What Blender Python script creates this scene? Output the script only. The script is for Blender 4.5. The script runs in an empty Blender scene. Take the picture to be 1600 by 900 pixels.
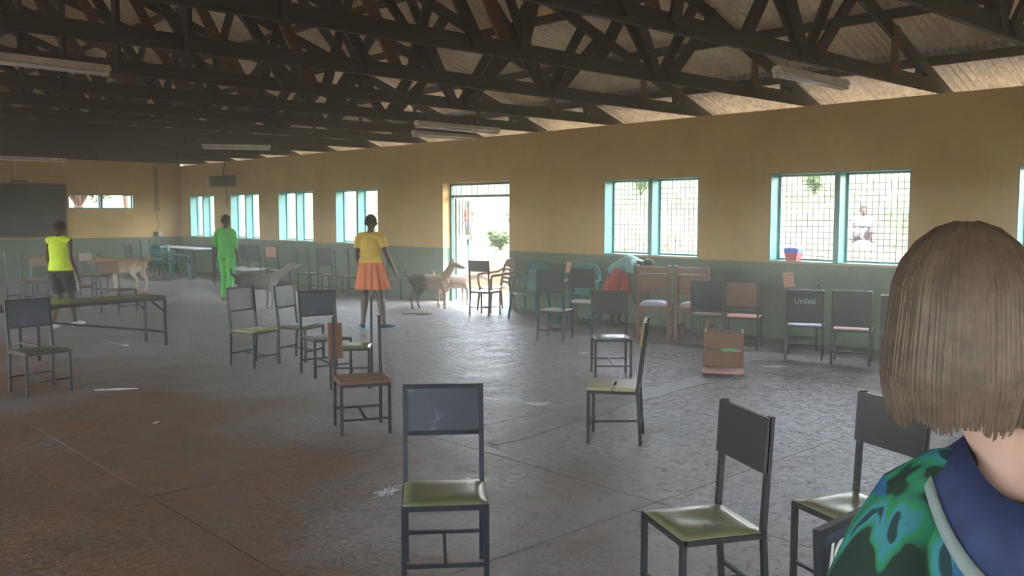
import bpy, bmesh, math, random
from mathutils import Vector, Matrix, Euler
random.seed(7)
R = math.radians
sc = bpy.context.scene
COL = sc.collection

# ------------------------------------------------------------------ camera, light, exposure
cam_d = bpy.data.cameras.new('camera'); cam = bpy.data.objects.new('camera', cam_d); COL.objects.link(cam)
cam.location = (0, 0, 1.6)
cam_d.sensor_width = 36; cam_d.lens = 31.5; cam_d.clip_start = .05; cam_d.clip_end = 600
cam.rotation_euler = (R(90) - math.atan(115/1400), 0, -R(42.9))
sc.camera = cam

W = bpy.data.worlds.new('world'); sc.world = W; W.use_nodes = True
nt = W.node_tree; nt.nodes.clear()
sky = nt.nodes.new('ShaderNodeTexSky'); sky.sky_type = 'NISHITA'; sky.sun_disc = False
sky.sun_elevation = R(60); sky.sun_rotation = R(130); sky.air_density = 1.2; sky.dust_density = 2.5
bg = nt.nodes.new('ShaderNodeBackground'); bg.inputs[1].default_value = .80
wo = nt.nodes.new('ShaderNodeOutputWorld')
hs = nt.nodes.new('ShaderNodeHueSaturation'); hs.inputs['Saturation'].default_value = .45
nt.links.new(sky.outputs[0], hs.inputs['Color']); nt.links.new(hs.outputs[0], bg.inputs[0]); nt.links.new(bg.outputs[0], wo.inputs[0])

sun_d = bpy.data.lights.new('sun', 'SUN'); sun = bpy.data.objects.new('sun', sun_d); COL.objects.link(sun)
sun_d.energy = 2.2; sun_d.angle = R(.6); sun_d.color = (1, .90, .74)
SUN = Vector((.42, -.36, .84)).normalized()
sun.rotation_euler = SUN.to_track_quat('Z', 'Y').to_euler(); sun.location = (30, -20, 40)

vs = sc.view_settings
vs.view_transform = 'Standard'; vs.look = 'None'; vs.gamma = 1; vs.use_curve_mapping = False
vs.exposure = 2.4
sc.cycles.use_denoising = True
sc.cycles.max_bounces = 10; sc.cycles.diffuse_bounces = 6; sc.cycles.volume_bounces = 1
sc.cycles.sample_clamp_indirect = 6
sc.cycles.volume_step_rate = 4

# ------------------------------------------------------------------ materials
class NT:
    def __init__(s, name):
        s.m = bpy.data.materials.new(name); s.m.use_nodes = True; s.t = s.m.node_tree
        s.b = s.t.nodes['Principled BSDF']; s.out = s.t.nodes['Material Output']
    def n(s, typ, **k):
        x = s.t.nodes.new('ShaderNode' + typ)
        for a, v in k.items():
            if a.startswith('i_'): x.inputs[a[2:].replace('_', ' ')].default_value = v
            else: setattr(x, a, v)
        return x
    def l(s, a, b): s.t.links.new(a, b)
    def pos(s, world=False):
        return s.n('NewGeometry').outputs['Position'] if world else s.n('TexCoord').outputs['Object']
    def noise(s, vec, scale, detail=4, rough=.6, dist=0):
        x = s.n('TexNoise', i_Scale=scale, i_Detail=detail, i_Roughness=rough, i_Distortion=dist); s.l(vec, x.inputs['Vector']); return x.outputs['Fac']
    def ramp(s, fac, stops):
        x = s.n('ValToRGB'); e = x.color_ramp.elements
        while len(e) > len(stops): e.remove(e[-1])
        while len(e) < len(stops): e.new(.5)
        for q, (p, c) in zip(e, stops):
            q.position = p; q.color = (c, c, c, 1) if isinstance(c, (int, float)) else tuple(c) + (1,)
        s.l(fac, x.inputs[0]); return x.outputs[0]
    def mix(s, fac, a, b):
        x = s.n('Mix', data_type='RGBA')
        for v, i in ((fac, 0), (a, 6), (b, 7)):
            if isinstance(v, (int, float)): x.inputs[i].default_value = v
            elif isinstance(v, tuple): x.inputs[i].default_value = v + (1,)
            else: s.l(v, x.inputs[i])
        return x.outputs[2]
    def math(s, op, a, b=0.):
        x = s.n('Math', operation=op)
        for v, i in ((a, 0), (b, 1)):
            if isinstance(v, (int, float)): x.inputs[i].default_value = v
            else: s.l(v, x.inputs[i])
        return x.outputs[0]
    def bump(s, h, strength=.4, dist=.01):
        x = s.n('Bump', i_Strength=strength, i_Distance=dist); s.l(h, x.inputs['Height']); s.l(x.outputs[0], s.b.inputs['Normal'])
    def col(s, c):
        if isinstance(c, tuple): s.b.inputs['Base Color'].default_value = c + (1,)
        else: s.l(c, s.b.inputs['Base Color'])
    def set(s, **k):
        for a, v in k.items():
            i = s.b.inputs[a.replace('_', ' ')]
            if hasattr(v, 'is_linked') or hasattr(v, 'node'): s.l(v, i)
            else: i.default_value = v

def plain(name, c, rough=.5, metal=0., var=.35, scale=9., bump=0., world=False):
    m = NT(name); v = m.pos(world); f = m.noise(v, scale)
    m.col(m.mix(m.ramp(f, [(.3, 0.), (.75, 1.)]), tuple(x*(1-var) for x in c), tuple(min(1, x*(1+var*.5)) for x in c)))
    m.set(Roughness=rough, Metallic=metal)
    if bump: m.bump(m.noise(v, scale*5), bump)
    return m.m

M = {}
# painted plaster: ochre above, green dado below, worn
def wallmat():
    m = NT('painted_plaster'); v = m.pos(True); z = m.n('SeparateXYZ'); m.l(v, z.inputs[0])
    f = m.noise(v, 1.3, 6, .65); g = m.noise(v, 9, 5, .7)
    och = m.mix(m.ramp(f, [(.3, 0.), (.7, 1.)]), (.48, .31, .11), (.60, .41, .16))
    och = m.mix(m.ramp(g, [(.58, 0.), (.72, .55)]), och, (.36, .25, .12))
    grn = m.mix(m.ramp(f, [(.3, 0.), (.7, 1.)]), (.10, .145, .095), (.155, .215, .155))
    grn = m.mix(m.ramp(g, [(.55, 0.), (.75, .6)]), grn, (.09, .085, .065))
    edge = m.math('ADD', z.outputs[2], m.math('MULTIPLY', g, .03))
    m.col(m.mix(m.math('GREATER_THAN', edge, 1.0), grn, och))
    m.set(Roughness=.75); m.bump(g, .25, .01); return m.m
M['wall'] = wallmat()
M['plaster_out'] = plain('outer_plaster', (.55, .45, .32), .9, 0, .3, 2, world=True)

def floormat():
    m = NT('worn_screed'); v = m.pos(True)
    mp = m.n('Mapping'); mp.inputs['Scale'].default_value = (1., 1., 1.); m.l(v, mp.inputs[0]); p = mp.outputs[0]
    big = m.noise(p, .45, 5, .6); mid = m.noise(p, 2.6, 6, .65); fine = m.noise(p, 22, 5, .7, .6); chip = m.noise(p, 13, 8, .72, 1.5)
    sx = m.n('SeparateXYZ'); m.l(v, sx.inputs[0])
    # red earth trodden in from the far doorway side of the hall: low X, low Y
    dirt = m.math('SUBTRACT', m.math('MULTIPLY', big, 7.), m.math('ADD', m.math('MULTIPLY', sx.outputs[0], 1.), m.math('MULTIPLY', sx.outputs[1], .05)))
    dirt = m.ramp(m.math('ADD', m.math('MULTIPLY', dirt, .3), .45), [(.15, 0.), (.7, 1.)])
    conc = m.mix(m.ramp(mid, [(.3, 0.), (.7, 1.)]), (.19, .177, .185), (.39, .365, .38))
    conc = m.mix(m.ramp(big, [(.4, 0.), (.6, .5)]), conc, (.21, .19, .15))
    earth = m.mix(m.ramp(mid, [(.3, 0.), (.7, 1.)]), (.10, .058, .034), (.21, .105, .055))
    c = m.mix(dirt, conc, earth)
    c = m.mix(m.ramp(chip, [(.34, 1.), (.46, 0.)]), c, (.045, .04, .04))
    c = m.mix(m.ramp(fine, [(.66, 0.), (.74, .55)]), c, (.42, .40, .37))
    m.col(c); m.set(Roughness=m.ramp(mid, [(.3, .30), (.7, .54)]))
    h = m.math('ADD', m.math('MULTIPLY', m.ramp(chip, [(.3, 0.), (.5, 1.)]), .8), m.math('MULTIPLY', fine, .5))
    m.bump(m.math('MULTIPLY', h, m.math('SUBTRACT', 1., m.math('MULTIPLY', dirt, .75))), .9, .018); return m.m
M['floor'] = floormat()
M['joint'] = plain('joint_dirt', (.035, .03, .027), .9, 0, .3, 12, world=True)
M['patch'] = plain('patch_screed', (.27, .265, .27), .5, 0, .35, 5, .3, world=True)

def timber(name, a, b, rough=.75):
    m = NT(name); v = m.pos(True)
    mp = m.n('Mapping'); mp.inputs['Scale'].default_value = (3, 3, 14); m.l(v, mp.inputs[0])
    f = m.noise(mp.outputs[0], 3, 6, .65); m.col(m.mix(m.ramp(f, [(.3, 0.), (.7, 1.)]), a, b)); m.set(Roughness=rough); m.bump(f, .3, .005); return m.m
M['truss'] = timber('dark_truss_timber', (.028, .021, .016), (.075, .055, .040))
M['truss_red'] = timber('red_brown_truss_timber', (.10, .045, .022), (.20, .095, .05))
M['purlin'] = timber('purlin_timber', (.035, .027, .02), (.085, .063, .045))

def sheetmat():
    m = NT('weathered_corrugated_iron'); v = m.pos(True); f = m.noise(v, 1.6, 6, .65); g = m.noise(v, 12, 4)
    c = m.mix(m.ramp(f, [(.3, 0.), (.7, 1.)]), (.58, .44, .28), (.86, .70, .49))
    c = m.mix(m.ramp(g, [(.55, 0.), (.75, .6)]), c, (.25, .16, .09))
    m.col(c); m.set(Roughness=.42, Metallic=.3); return m.m
M['sheet'] = sheetmat()
def foilmat():
    m = NT('crumpled_foil_lining'); v = m.pos(True); f = m.noise(v, 7, 5, .6, .8)
    m.col(m.mix(m.ramp(f, [(.3, 0.), (.7, 1.)]), (.22, .20, .165), (.48, .45, .38))); m.set(Roughness=.35, Metallic=.35); m.bump(f, .9, .04); return m.m
M['foil'] = foilmat()
M['teal'] = plain('teal_gloss_paint', (.10, .33, .30), .4, 0, .25, 4)
M['tealdark'] = plain('teal_steel', (.06, .18, .16), .4, 0, .3, 6)
M['teal_plastic'] = plain('teal_plastic', (.012, .16, .155), .35, 0, .15, 5)
M['brown_plastic'] = plain('brown_plastic', (.22, .13, .07), .4, 0, .15, 5)
M['frame'] = plain('black_steel_tube', (.022, .026, .032), .42, .3, .5, 14)
M['frame_blue'] = plain('blue_black_steel_tube', (.028, .036, .055), .4, .3, .5, 14)
def scuffed(name, c, c2, thr=.6, rough=.32):
    m = NT(name); v = m.pos(); f = m.noise(v, 5, 5, .65, .6); g = m.noise(v, 2.2, 2)
    base = m.mix(m.ramp(g, [(.3, 0.), (.7, 1.)]), tuple(x*.75 for x in c), c)
    m.col(m.mix(m.ramp(f, [(thr, 0.), (thr+.14, .75)]), base, c2)); m.set(Roughness=rough); return m.m
M['back_blue'] = scuffed('blue_grey_panel_paint', (.035, .05, .085), (.16, .20, .28), .58)
M['back_dark'] = scuffed('charcoal_panel_paint', (.028, .028, .032), (.09, .09, .10), .66, .4)
M['back_grey'] = scuffed('slate_panel_paint', (.05, .065, .07), (.17, .20, .21), .6)
M['seat_olive'] = scuffed('olive_seat_paint', (.20, .20, .10), (.33, .33, .22), .58, .3)
M['seat_yellow'] = scuffed('yellow_seat_paint', (.42, .42, .13), (.30, .28, .16), .58, .3)
M['seat_grey'] = scuffed('grey_seat_paint', (.20, .22, .23), (.34, .36, .37), .6, .28)
M['seat_pale'] = scuffed('pale_seat_board', (.55, .50, .46), (.35, .3, .27), .62, .35)
M['seat_blue'] = scuffed('lilac_seat_board', (.42, .44, .60), (.55, .55, .62), .6, .35)
M['wood_red'] = scuffed('red_brown_board', (.22, .095, .055), (.10, .055, .04), .6, .5)
M['wood_tan'] = scuffed('tan_board', (.40, .33, .17), (.16, .12, .06), .62, .45)
M['wood_brown'] = scuffed('brown_chair_wood', (.20, .11, .06), (.11, .06, .035), .6, .5)
M['wood_pink'] = scuffed('pink_primer_board', (.62, .32, .25), (.45, .22, .17), .62, .5)
M['table_top'] = scuffed('olive_brown_table_top', (.10, .10, .06), (.22, .21, .15), .6, .3)
M['table_white'] = scuffed('white_table_top', (.60, .62, .64), (.4, .42, .44), .66, .3)
M['white'] = plain('dusty_white_enamel', (.72, .66, .55), .5, 0, .25, 7)
M['tube'] = plain('white_lamp_glass', (.80, .78, .72), .2, 0, .1, 7)
M['dark'] = plain('dark_rubber', (.02, .02, .02), .6)
M['cable'] = plain('grey_cable', (.12, .11, .10), .6)
M['pipe'] = plain('brown_conduit', (.26, .19, .12), .6)
M['paper'] = plain('white_paper_and_sun_spot', (.75, .75, .75), .7)  # also the white of two painted sun spots on the floor
M['sun_spot'] = plain('painted_sun_spot', (.72, .74, .78), .8, 0, .5, 30)  # white standing in for sunlight on the floor
def boardmat():
    m = NT('chalkboard'); v = m.pos(True); mp = m.n('Mapping'); mp.inputs['Scale'].default_value = (3., 1, 22.); m.l(v, mp.inputs[0])
    f = m.noise(mp.outputs[0], 1.2, 5, .7, .4); g = m.noise(v, 1.6, 3)
    c = m.mix(m.ramp(g, [(.3, 0.), (.7, 1.)]), (.018, .022, .02), (.05, .06, .055))
    m.col(m.mix(m.ramp(f, [(.58, 0.), (.72, .45)]), c, (.22, .24, .22))); m.set(Roughness=.6); return m.m
M['board'] = boardmat()
def groundmat():
    m = NT('dry_earth_and_grass'); v = m.pos(True); a = m.noise(v, .16, 5, .62, .5); b = m.noise(v, 2.5, 6, .7); c2 = m.noise(v, 30, 3)
    earth = m.mix(m.ramp(b, [(.3, 0.), (.7, 1.)]), (.075, .052, .033), (.115, .083, .055))
    grass = m.mix(m.ramp(b, [(.3, 0.), (.7, 1.)]), (.026, .046, .009), (.065, .083, .022))
    sx = m.n('SeparateXYZ'); m.l(v, sx.inputs[0])
    far = m.math('MULTIPLY', m.math('SUBTRACT', sx.outputs[0], 20.), .018)
    k = m.ramp(m.math('ADD', m.math('ADD', a, far), m.math('MULTIPLY', m.math('SUBTRACT', b, .5), .35)), [(.46, 0.), (.60, 1.)])
    nrm = m.n('NewGeometry'); nz = m.n('SeparateXYZ'); m.l(nrm.outputs['Normal'], nz.inputs[0])
    c = m.mix(k, earth, grass)
    m.col(m.mix(m.ramp(nz.outputs[2], [(.80, 1.), (.93, 0.)]), c, (.13, .072, .034))); m.set(Roughness=.95); m.bump(c2, .4, .03); return m.m
M['ground'] = groundmat()
def leafmat(name, a, b):
    m = NT(name); v = m.pos(True); f = m.noise(v, 2.2, 3); m.col(m.mix(m.ramp(f, [(.3, 0.), (.7, 1.)]), a, b)); m.set(Roughness=.6)
    tr = m.n('BsdfTranslucent'); tr.inputs[0].default_value = tuple(min(1, x*1.4) for x in b) + (1,)
    ms = m.n('MixShader'); ms.inputs[0].default_value = .35; m.l(m.b.outputs[0], ms.inputs[1]); m.l(tr.outputs[0], ms.inputs[2]); m.l(ms.outputs[0], m.out.inputs[0]); return m.m
M['leaf'] = leafmat('green_leaves', (.02, .045, .008), (.06, .11, .02))
M['leaf2'] = leafmat('yellow_green_leaves', (.035, .07, .012), (.10, .15, .03))
M['grass'] = leafmat('grass_blades', (.04, .065, .012), (.10, .12, .035))
M['bark'] = plain('bark', (.16, .11, .075), .9, 0, .4, 6, .5)
M['stone'] = plain('pale_stone', (.55, .5, .43), .9, 0, .3, 4, .4)
M['skin'] = plain('dark_skin', (.075, .042, .028), .45, 0, .15, 6)
M['skin_light'] = plain('light_skin', (.72, .47, .38), .45, 0, .1, 8)
M['hair_black'] = plain('black_hair', (.014, .012, .011), .7, 0, .4, 60, .5)
M['hair_brown'] = plain('brown_hair', (.22, .165, .125), .42, 0, .35, 40)
M['yellow_cloth'] = plain('yellow_cotton', (.72, .50, .08), .8, 0, .2, 5)
M['orange_cloth'] = plain('orange_cotton', (.75, .22, .08), .8, 0, .2, 5)
M['neon_cloth'] = plain('neon_yellow_mesh', (.62, .82, .03), .7, 0, .12, 8)
M['black_cloth'] = plain('black_polyester', (.02, .02, .025), .7)
M['green_cloth'] = plain('bright_green_cloth', (.10, .50, .10), .8, 0, .2, 5)
M['white_cloth'] = plain('white_cloth', (.78, .80, .86), .8, 0, .12, 6)
M['teal_cloth'] = plain('grey_teal_cloth', (.20, .40, .38), .8, 0, .2, 5)
M['red_cloth'] = plain('red_cloth', (.70, .10, .07), .8, 0, .2, 5)
M['blue_cloth'] = plain('blue_cloth', (.10, .25, .50), .8, 0, .2, 5)
M['dusk_cloth'] = plain('plum_grey_cloth', (.14, .10, .13), .8, 0, .2, 5)
M['blue_foam'] = plain('sky_blue_rubber', (.12, .52, .80), .5, 0, .1, 8)
M['white_shoe'] = plain('white_canvas', (.70, .70, .72), .6, 0, .2, 12)
M['red_plastic'] = plain('red_plastic', (.70, .10, .12), .4, 0, .1, 6)
M['blue_plastic'] = plain('blue_plastic', (.06, .16, .75), .4, 0, .1, 6)
M['green_tape'] = plain('green_plastic_tape', (.06, .55, .10), .5, 0, .1, 6)
M['eye'] = plain('eye_white', (.7, .7, .66), .2)
def batik():
    m = NT('batik_print'); v = m.pos()
    mp0 = m.n('Mapping'); mp0.inputs['Scale'].default_value = (1.0, 1.0, .42); mp0.inputs['Rotation'].default_value = (.35, 0, 0); m.l(v, mp0.inputs[0])
    a = m.noise(mp0.outputs[0], 8.5, 2, .5, 1.0)
    mp = m.n('Mapping'); mp.inputs['Location'].default_value = (3, 5.3, 1); mp.inputs['Scale'].default_value = (1, 1, .5); m.l(v, mp.inputs[0]); b = m.noise(mp.outputs[0], 6.0, 2, .5, 1.2); c = m.noise(v, 45, 4)
    base = m.ramp(a, [(.30, (.010, .026, .018)), (.535, (.012, .038, .022)), (.55, (.02, .20, .11)), (.59, (.02, .31, .12)), (.60, (.04, .26, .30)), (.64, (.05, .30, .36)), (.65, (.012, .05, .06))])
    col = m.mix(m.ramp(b, [(.575, 0.), (.585, 1.)]), base, m.mix(c, (.015, .06, .24), (.05, .26, .46)))
    m.col(m.mix(m.math('MULTIPLY', c, .35), col, (.01, .03, .03))); m.set(Roughness=.8); return m.m
M['batik'] = batik()
M['navy_trim'] = plain('navy_trim_cloth', (.04, .06, .17), .8, 0, .35, 22)
M['strap'] = plain('grey_green_strap', (.28, .36, .36), .7, 0, .15, 20)
def goatmat(name, a, b, axis=0, thr=0., soft=.12):
    m = NT(name); v = m.pos(); s = m.n('SeparateXYZ'); m.l(v, s.inputs[0]); f = m.noise(v, 8, 4); g = m.noise(v, 50, 3)
    k = m.math('ADD', s.outputs[axis], m.math('MULTIPLY', m.math('SUBTRACT', f, .5), .55))
    k = m.math('ADD', m.math('DIVIDE', m.math('SUBTRACT', k, thr), soft), .5)
    c = m.mix(m.ramp(k, [(0., 0.), (1., 1.)]), a, b)
    m.col(m.mix(m.math('MULTIPLY', g, .35), c, tuple(x*.6 for x in a))); m.set(Roughness=.9); return m.m
M['goat_grey'] = goatmat('grey_goat_hair', (.06, .06, .06), (.30, .29, .27), 0, 0.05, .5)
M['goat_brown'] = goatmat('dark_rump_tan_goat_hair', (.035, .03, .027), (.38, .26, .18), 0, -.06, .08)
M['goat_pale'] = goatmat('fawn_goat_hair', (.45, .33, .26), (.55, .42, .34), 0, .1, .4)
M['goat_tan'] = goatmat('tan_goat_hair', (.55, .47, .36), (.32, .20, .10), 2, .46, .08)
M['horn'] = plain('grey_horn', (.10, .09, .08), .5)

# ------------------------------------------------------------------ mesh builder
class B:
    def __init__(s): s.v = []; s.f = []
    def add(s, vs, fs):
        o = len(s.v); s.v += [tuple(x) for x in vs]; s.f += [tuple(i+o for i in f) for f in fs]; return s
    def box(s, x0, x1, y0, y1, z0, z1):
        return s.add([(x0,y0,z0),(x1,y0,z0),(x1,y1,z0),(x0,y1,z0),(x0,y0,z1),(x1,y0,z1),(x1,y1,z1),(x0,y1,z1)],
                     [(0,3,2,1),(4,5,6,7),(0,1,5,4),(1,2,6,5),(2,3,7,6),(3,0,4,7)])
    def bbox(s, x0, x1, y0, y1, z0, z1, c=.004):           # box with chamfered vertical/top edges
        a = [(x0+c,y0,z0),(x1-c,y0,z0),(x1,y0+c,z0),(x1,y1-c,z0),(x1-c,y1,z0),(x0+c,y1,z0),(x0,y1-c,z0),(x0,y0+c,z0)]
        b = [(x,y,z1-c) for x,y,_ in a]; cx,cy=(x0+x1)/2,(y0+y1)/2
        t = [(x-(c if x>cx else -c),y-(c if y>cy else -c),z1) for x,y,_ in a]
        f = [tuple(range(7,-1,-1)), tuple(range(16,24))]
        for k in range(8):
            j=(k+1)%8; f += [(k,j,8+j,8+k),(8+k,8+j,16+j,16+k)]
        return s.add(a+b+t, f)
    def bar(s, p, q, w, h=None, up=(0,0,1)):
        p, q = Vector(p), Vector(q); h = h or w; d = (q-p).normalized(); up = Vector(up)
        if abs(d.dot(up)) > .95: up = Vector((1,0,0)) if abs(d.x) < .9 else Vector((0,1,0))
        a = d.cross(up).normalized(); b = a.cross(d).normalized()
        vs = [c + a*(sx*w/2) + b*(sy*h/2) for c in (p, q) for sx, sy in ((-1,-1),(1,-1),(1,1),(-1,1))]
        return s.add(vs, [(0,1,2,3)[::-1],(4,5,6,7),(0,1,5,4),(1,2,6,5),(2,3,7,6),(3,0,4,7)])
    def tube(s, pts, rad, n=8, side=None, cap=True, round_cap=False):
        pts = [Vector(p) for p in pts]; m = len(pts)
        if isinstance(rad, (int, float)): rad = [rad]*m
        rad = [(r, r) if isinstance(r, (int, float)) else r for r in rad]
        if round_cap:
            def ext(p, q, r, f): return p + (p-q).normalized()*min(r)*f
            a, b = ext(pts[0], pts[1], rad[0], .55), ext(pts[-1], pts[-2], rad[-1], .55)
            a2, b2 = ext(pts[0], pts[1], rad[0], .9), ext(pts[-1], pts[-2], rad[-1], .9)
            sc_ = lambda r, k: (r[0]*k, r[1]*k)
            pts = [a2, a] + pts + [b, b2]; rad = [sc_(rad[0], .3), sc_(rad[0], .78)] + rad + [sc_(rad[-1], .78), sc_(rad[-1], .3)]; m = len(pts)
        vs = []; prev = Vector(side) if side else None
        for i in range(m):
            d = (pts[min(i+1, m-1)] - pts[max(i-1, 0)])
            d = d.normalized() if d.length > 1e-9 else Vector((0,0,1))
            if prev is None: prev = Vector((0,1,0)) if abs(d.y) < .9 else Vector((1,0,0))
            b_ = (prev - d*prev.dot(d))
            if b_.length < 1e-4: b_ = Vector((1,0,0)) - d*d.x
            b_.normalize(); a_ = b_.cross(d)
            if side is None: prev = b_
            for k in range(n):
                t = 2*math.pi*k/n; vs.append(pts[i] + a_*(rad[i][0]*math.cos(t)) + b_*(rad[i][1]*math.sin(t)))
        fs = []
        for i in range(m-1):
            for k in range(n):
                j = (k+1) % n; fs.append((i*n+k, i*n+j, (i+1)*n+j, (i+1)*n+k))
        if cap: fs += [tuple(range(n-1, -1, -1)), tuple((m-1)*n+k for k in range(n))]
        return s.add(vs, fs)
    def ball(s, c, r, n=12, m=8):
        r = (r, r, r) if isinstance(r, (int, float)) else r; c = Vector(c); vs = [c+Vector((0,0,-r[2]))]
        for i in range(1, m):
            t = math.pi*i/m - math.pi/2
            for k in range(n):
                p = 2*math.pi*k/n; vs.append(c+Vector((r[0]*math.cos(t)*math.cos(p), r[1]*math.cos(t)*math.sin(p), r[2]*math.sin(t))))
        vs.append(c+Vector((0,0,r[2]))); fs = []; L = len(vs)-1
        for k in range(n):
            j = (k+1) % n; fs += [(0, 1+j, 1+k), (L, 1+(m-2)*n+k, 1+(m-2)*n+j)]
            for i in range(m-2): fs.append((1+i*n+k, 1+i*n+j, 1+(i+1)*n+j, 1+(i+1)*n+k))
        return s.add(vs, fs)
    def xform(s, mat): s.v = [tuple(mat @ Vector(p)) for p in s.v]; return s
    def mesh(s, name, mat, smooth=False):
        me = bpy.data.meshes.new(name); me.from_pydata(s.v, [], s.f); me.materials.append(M[mat] if isinstance(mat, str) else mat)
        if smooth: me.polygons.foreach_set('use_smooth', [True]*len(me.polygons))
        me.update(); return me
    def build(s, name, mat, parent=None, smooth=False, **k):
        return link(name, s.mesh(name, mat, smooth), parent, **k)

def link(name, me, parent=None, loc=None, rot=None, **props):
    o = bpy.data.objects.new(name, me); COL.objects.link(o); o.parent = parent
    if loc: o.location = loc
    if rot: o.rotation_euler = rot
    for a, v in props.items(): o[a] = v
    return o
def thing(name, label, cat, loc=(0,0,0), rz=0., group=None, rot=None):
    o = bpy.data.objects.new(name, None); COL.objects.link(o); o.empty_display_size = .1
    o.location = loc; o.rotation_euler = rot or (0, 0, rz); o['label'] = label; o['category'] = cat
    if group: o['group'] = group
    return o
def tag(o, label, cat, group=None, kind=None):
    o['label'] = label; o['category'] = cat
    if group: o['group'] = group
    if kind: o['kind'] = kind
    return o
def struct(o): o['kind'] = 'structure'; return o
def remesh(b, voxel, iters=4, mat='skin', name='body'):
    o = b.build(name, mat); m = o.modifiers.new('r', 'REMESH'); m.mode = 'VOXEL'; m.voxel_size = voxel
    s = o.modifiers.new('s', 'SMOOTH'); s.factor = .5; s.iterations = iters
    dg = bpy.context.evaluated_depsgraph_get(); me = bpy.data.meshes.new_from_object(o.evaluated_get(dg))
    old = o.data; bpy.data.objects.remove(o); bpy.data.meshes.remove(old)
    me.name = name; me.materials.clear(); me.materials.append(M[mat])
    me.polygons.foreach_set('use_smooth', [True]*len(me.polygons)); return me

# ------------------------------------------------------------------ building shell
X0, X1, Y0, Y1, ZW = -3.9, 10.3, -5.0, 24.6, 2.93
TH = .25
def wall_strip(along, a0, a1, fixed0, fixed1, z1, openings):
    """a wall as boxes round its openings; along = 'x' or 'y'; openings = (a, b, zlo, zhi)"""
    b = B()
    def bx(u0, u1, za, zb):
        if u1-u0 < 1e-4 or zb-za < 1e-4: return
        if along == 'y': b.box(fixed0, fixed1, u0, u1, za, zb)
        else: b.box(u0, u1, fixed0, fixed1, za, zb)
    cur = a0
    for (u0, u1, za, zb) in sorted(openings):
        bx(cur, u0, -.3, z1); bx(u0, u1, -.3, za-(.02 if za < .01 else 0)); bx(u0, u1, zb, z1); cur = u1
    bx(cur, a1, -.3, z1); return b
WIN = [(22.5, 24.0), (20.03, 21.56), (17.53, 19.08), (15.02, 16.6), (7.31, 9.03), (4.42, 6.21), (1.5, 3.3), (-1.4, .4), (-4.3, -2.5)]
WZ = (1.0, 2.12)
DOOR = (11.15, 12.95, 2.165)
ops = [(a, b, *WZ) for a, b in WIN] + [(DOOR[0], DOOR[1], 0., DOOR[2])]
struct(wall_strip('y', Y0-TH, Y1+TH, X1, X1+TH, ZW, ops).build('wall_right', 'wall'))
EW = (7.36, 9.0, 1.74, 2.13)
struct(wall_strip('x', X0, X1, Y1, Y1+TH, ZW, [EW]).build('wall_far', 'wall'))
# gable above the far wall
g = B(); RX, PIT = 3.2, .35
ZR0 = 3.30                                     # underside of sheets above the wall line
def zroof(x): return ZR0 + PIT*(X1 - x) if x >= RX else ZR0 + PIT*(X1-RX) - PIT*(RX-x)
for (ya, yb, nm) in ((Y1, Y1+TH, 'wall_far_gable'), (Y0-TH, Y0, 'wall_back_gable')):
    g = B(); pr = [(X0, ZW), (X1, ZW), (X1, zroof(X1)-.02), (RX, zroof(RX)-.02), (X0, zroof(X0)-.02)]
    g.add([(x, ya, z) for x, z in pr]+[(x, yb, z) for x, z in pr], [(0,1,2,3,4), (9,8,7,6,5)]+[(i, 5+i, 5+(i+1)%5, (i+1)%5) for i in range(5)])
    struct(g.build(nm, 'wall'))
lw = [(y, y+1.6, 1.0, 2.12) for y in (-4.2, -1.3, 1.6)] + [(4.3, 6.8, .9, 2.6)] + [(y, y+2.5, .9, 2.6) for y in (7.2, 13.6, 16.4, 19.2, 21.9)] + [(10.4, 12.9, 0., 2.6)]  # openings out of view, guessed and sized to light the hall
struct(wall_strip('y', Y0-TH, Y1+TH, X0-TH, X0, ZW, lw).build('wall_left', 'wall'))
struct(wall_strip('x', X0, X1, Y0-TH, Y0, ZW, [(-2.4, -.6, 1., 2.12), (1.2, 3.0, 0, 2.165), (5.2, 7., 1., 2.12)]).build('wall_back', 'wall'))  # unseen openings too, invented to set the indoor light level

# floor: slabs with recessed joints
fl = struct(B().box(X0, X1, Y0, Y1, -.3, -.012).build('floor', 'joint'))
GX = [X0] + [1.89+2.03*k for k in range(-2, 5) if X0+.3 < 1.89+2.03*k < X1-.2] + [X1]
GY = [Y0] + [3.03+2.03*k for k in range(-3, 11) if Y0+.3 < 3.03+2.03*k < Y1-.3] + [Y1]
rnd = random.Random(3)
for i in range(len(GX)-1):
    for j in range(len(GY)-1):
        gp = .003
        x0, x1, y0, y1 = GX[i]+gp, GX[i+1]-gp, GY[j]+gp, GY[j+1]-gp
        dz = -rnd.random()*.003
        s = B().bbox(x0-(x0+x1)/2, x1-(x0+x1)/2, y0-(y0+y1)/2, y1-(y0+y1)/2, -.02, 0, .003)
        s.build('floor_slab', 'floor', fl, loc=((x0+x1)/2, (y0+y1)/2, dz))
# pale repair strip across the floor
rnd = random.Random(5); top = []; bot = []
for k in range(26):
    x = 4.1 + k*.14; yc = 4.60 + .12*math.sin(k*.12) + (k/25)*.42
    w = (.12 + .03*math.sin(k*.9) + rnd.random()*.035)*min(1, .35+k*.12)
    top.append((x, yc+w)); bot.append((x, yc-w))
pb = B(); n = len(top); vs = [(x, y, .0035) for x, y in top+bot] + [(x, y, -.006) for x, y in top+bot]
fs = [(i, n+i, n+i+1, i+1) for i in range(n-1)] + [(i+1, 2*n+i+1, 2*n+i, i) for i in range(n-1)] + [(n+i, 3*n+i, 3*n+i+1, n+i+1) for i in range(n-1)]
pb.add(vs, fs).build('floor_patch', 'patch', fl)

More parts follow.
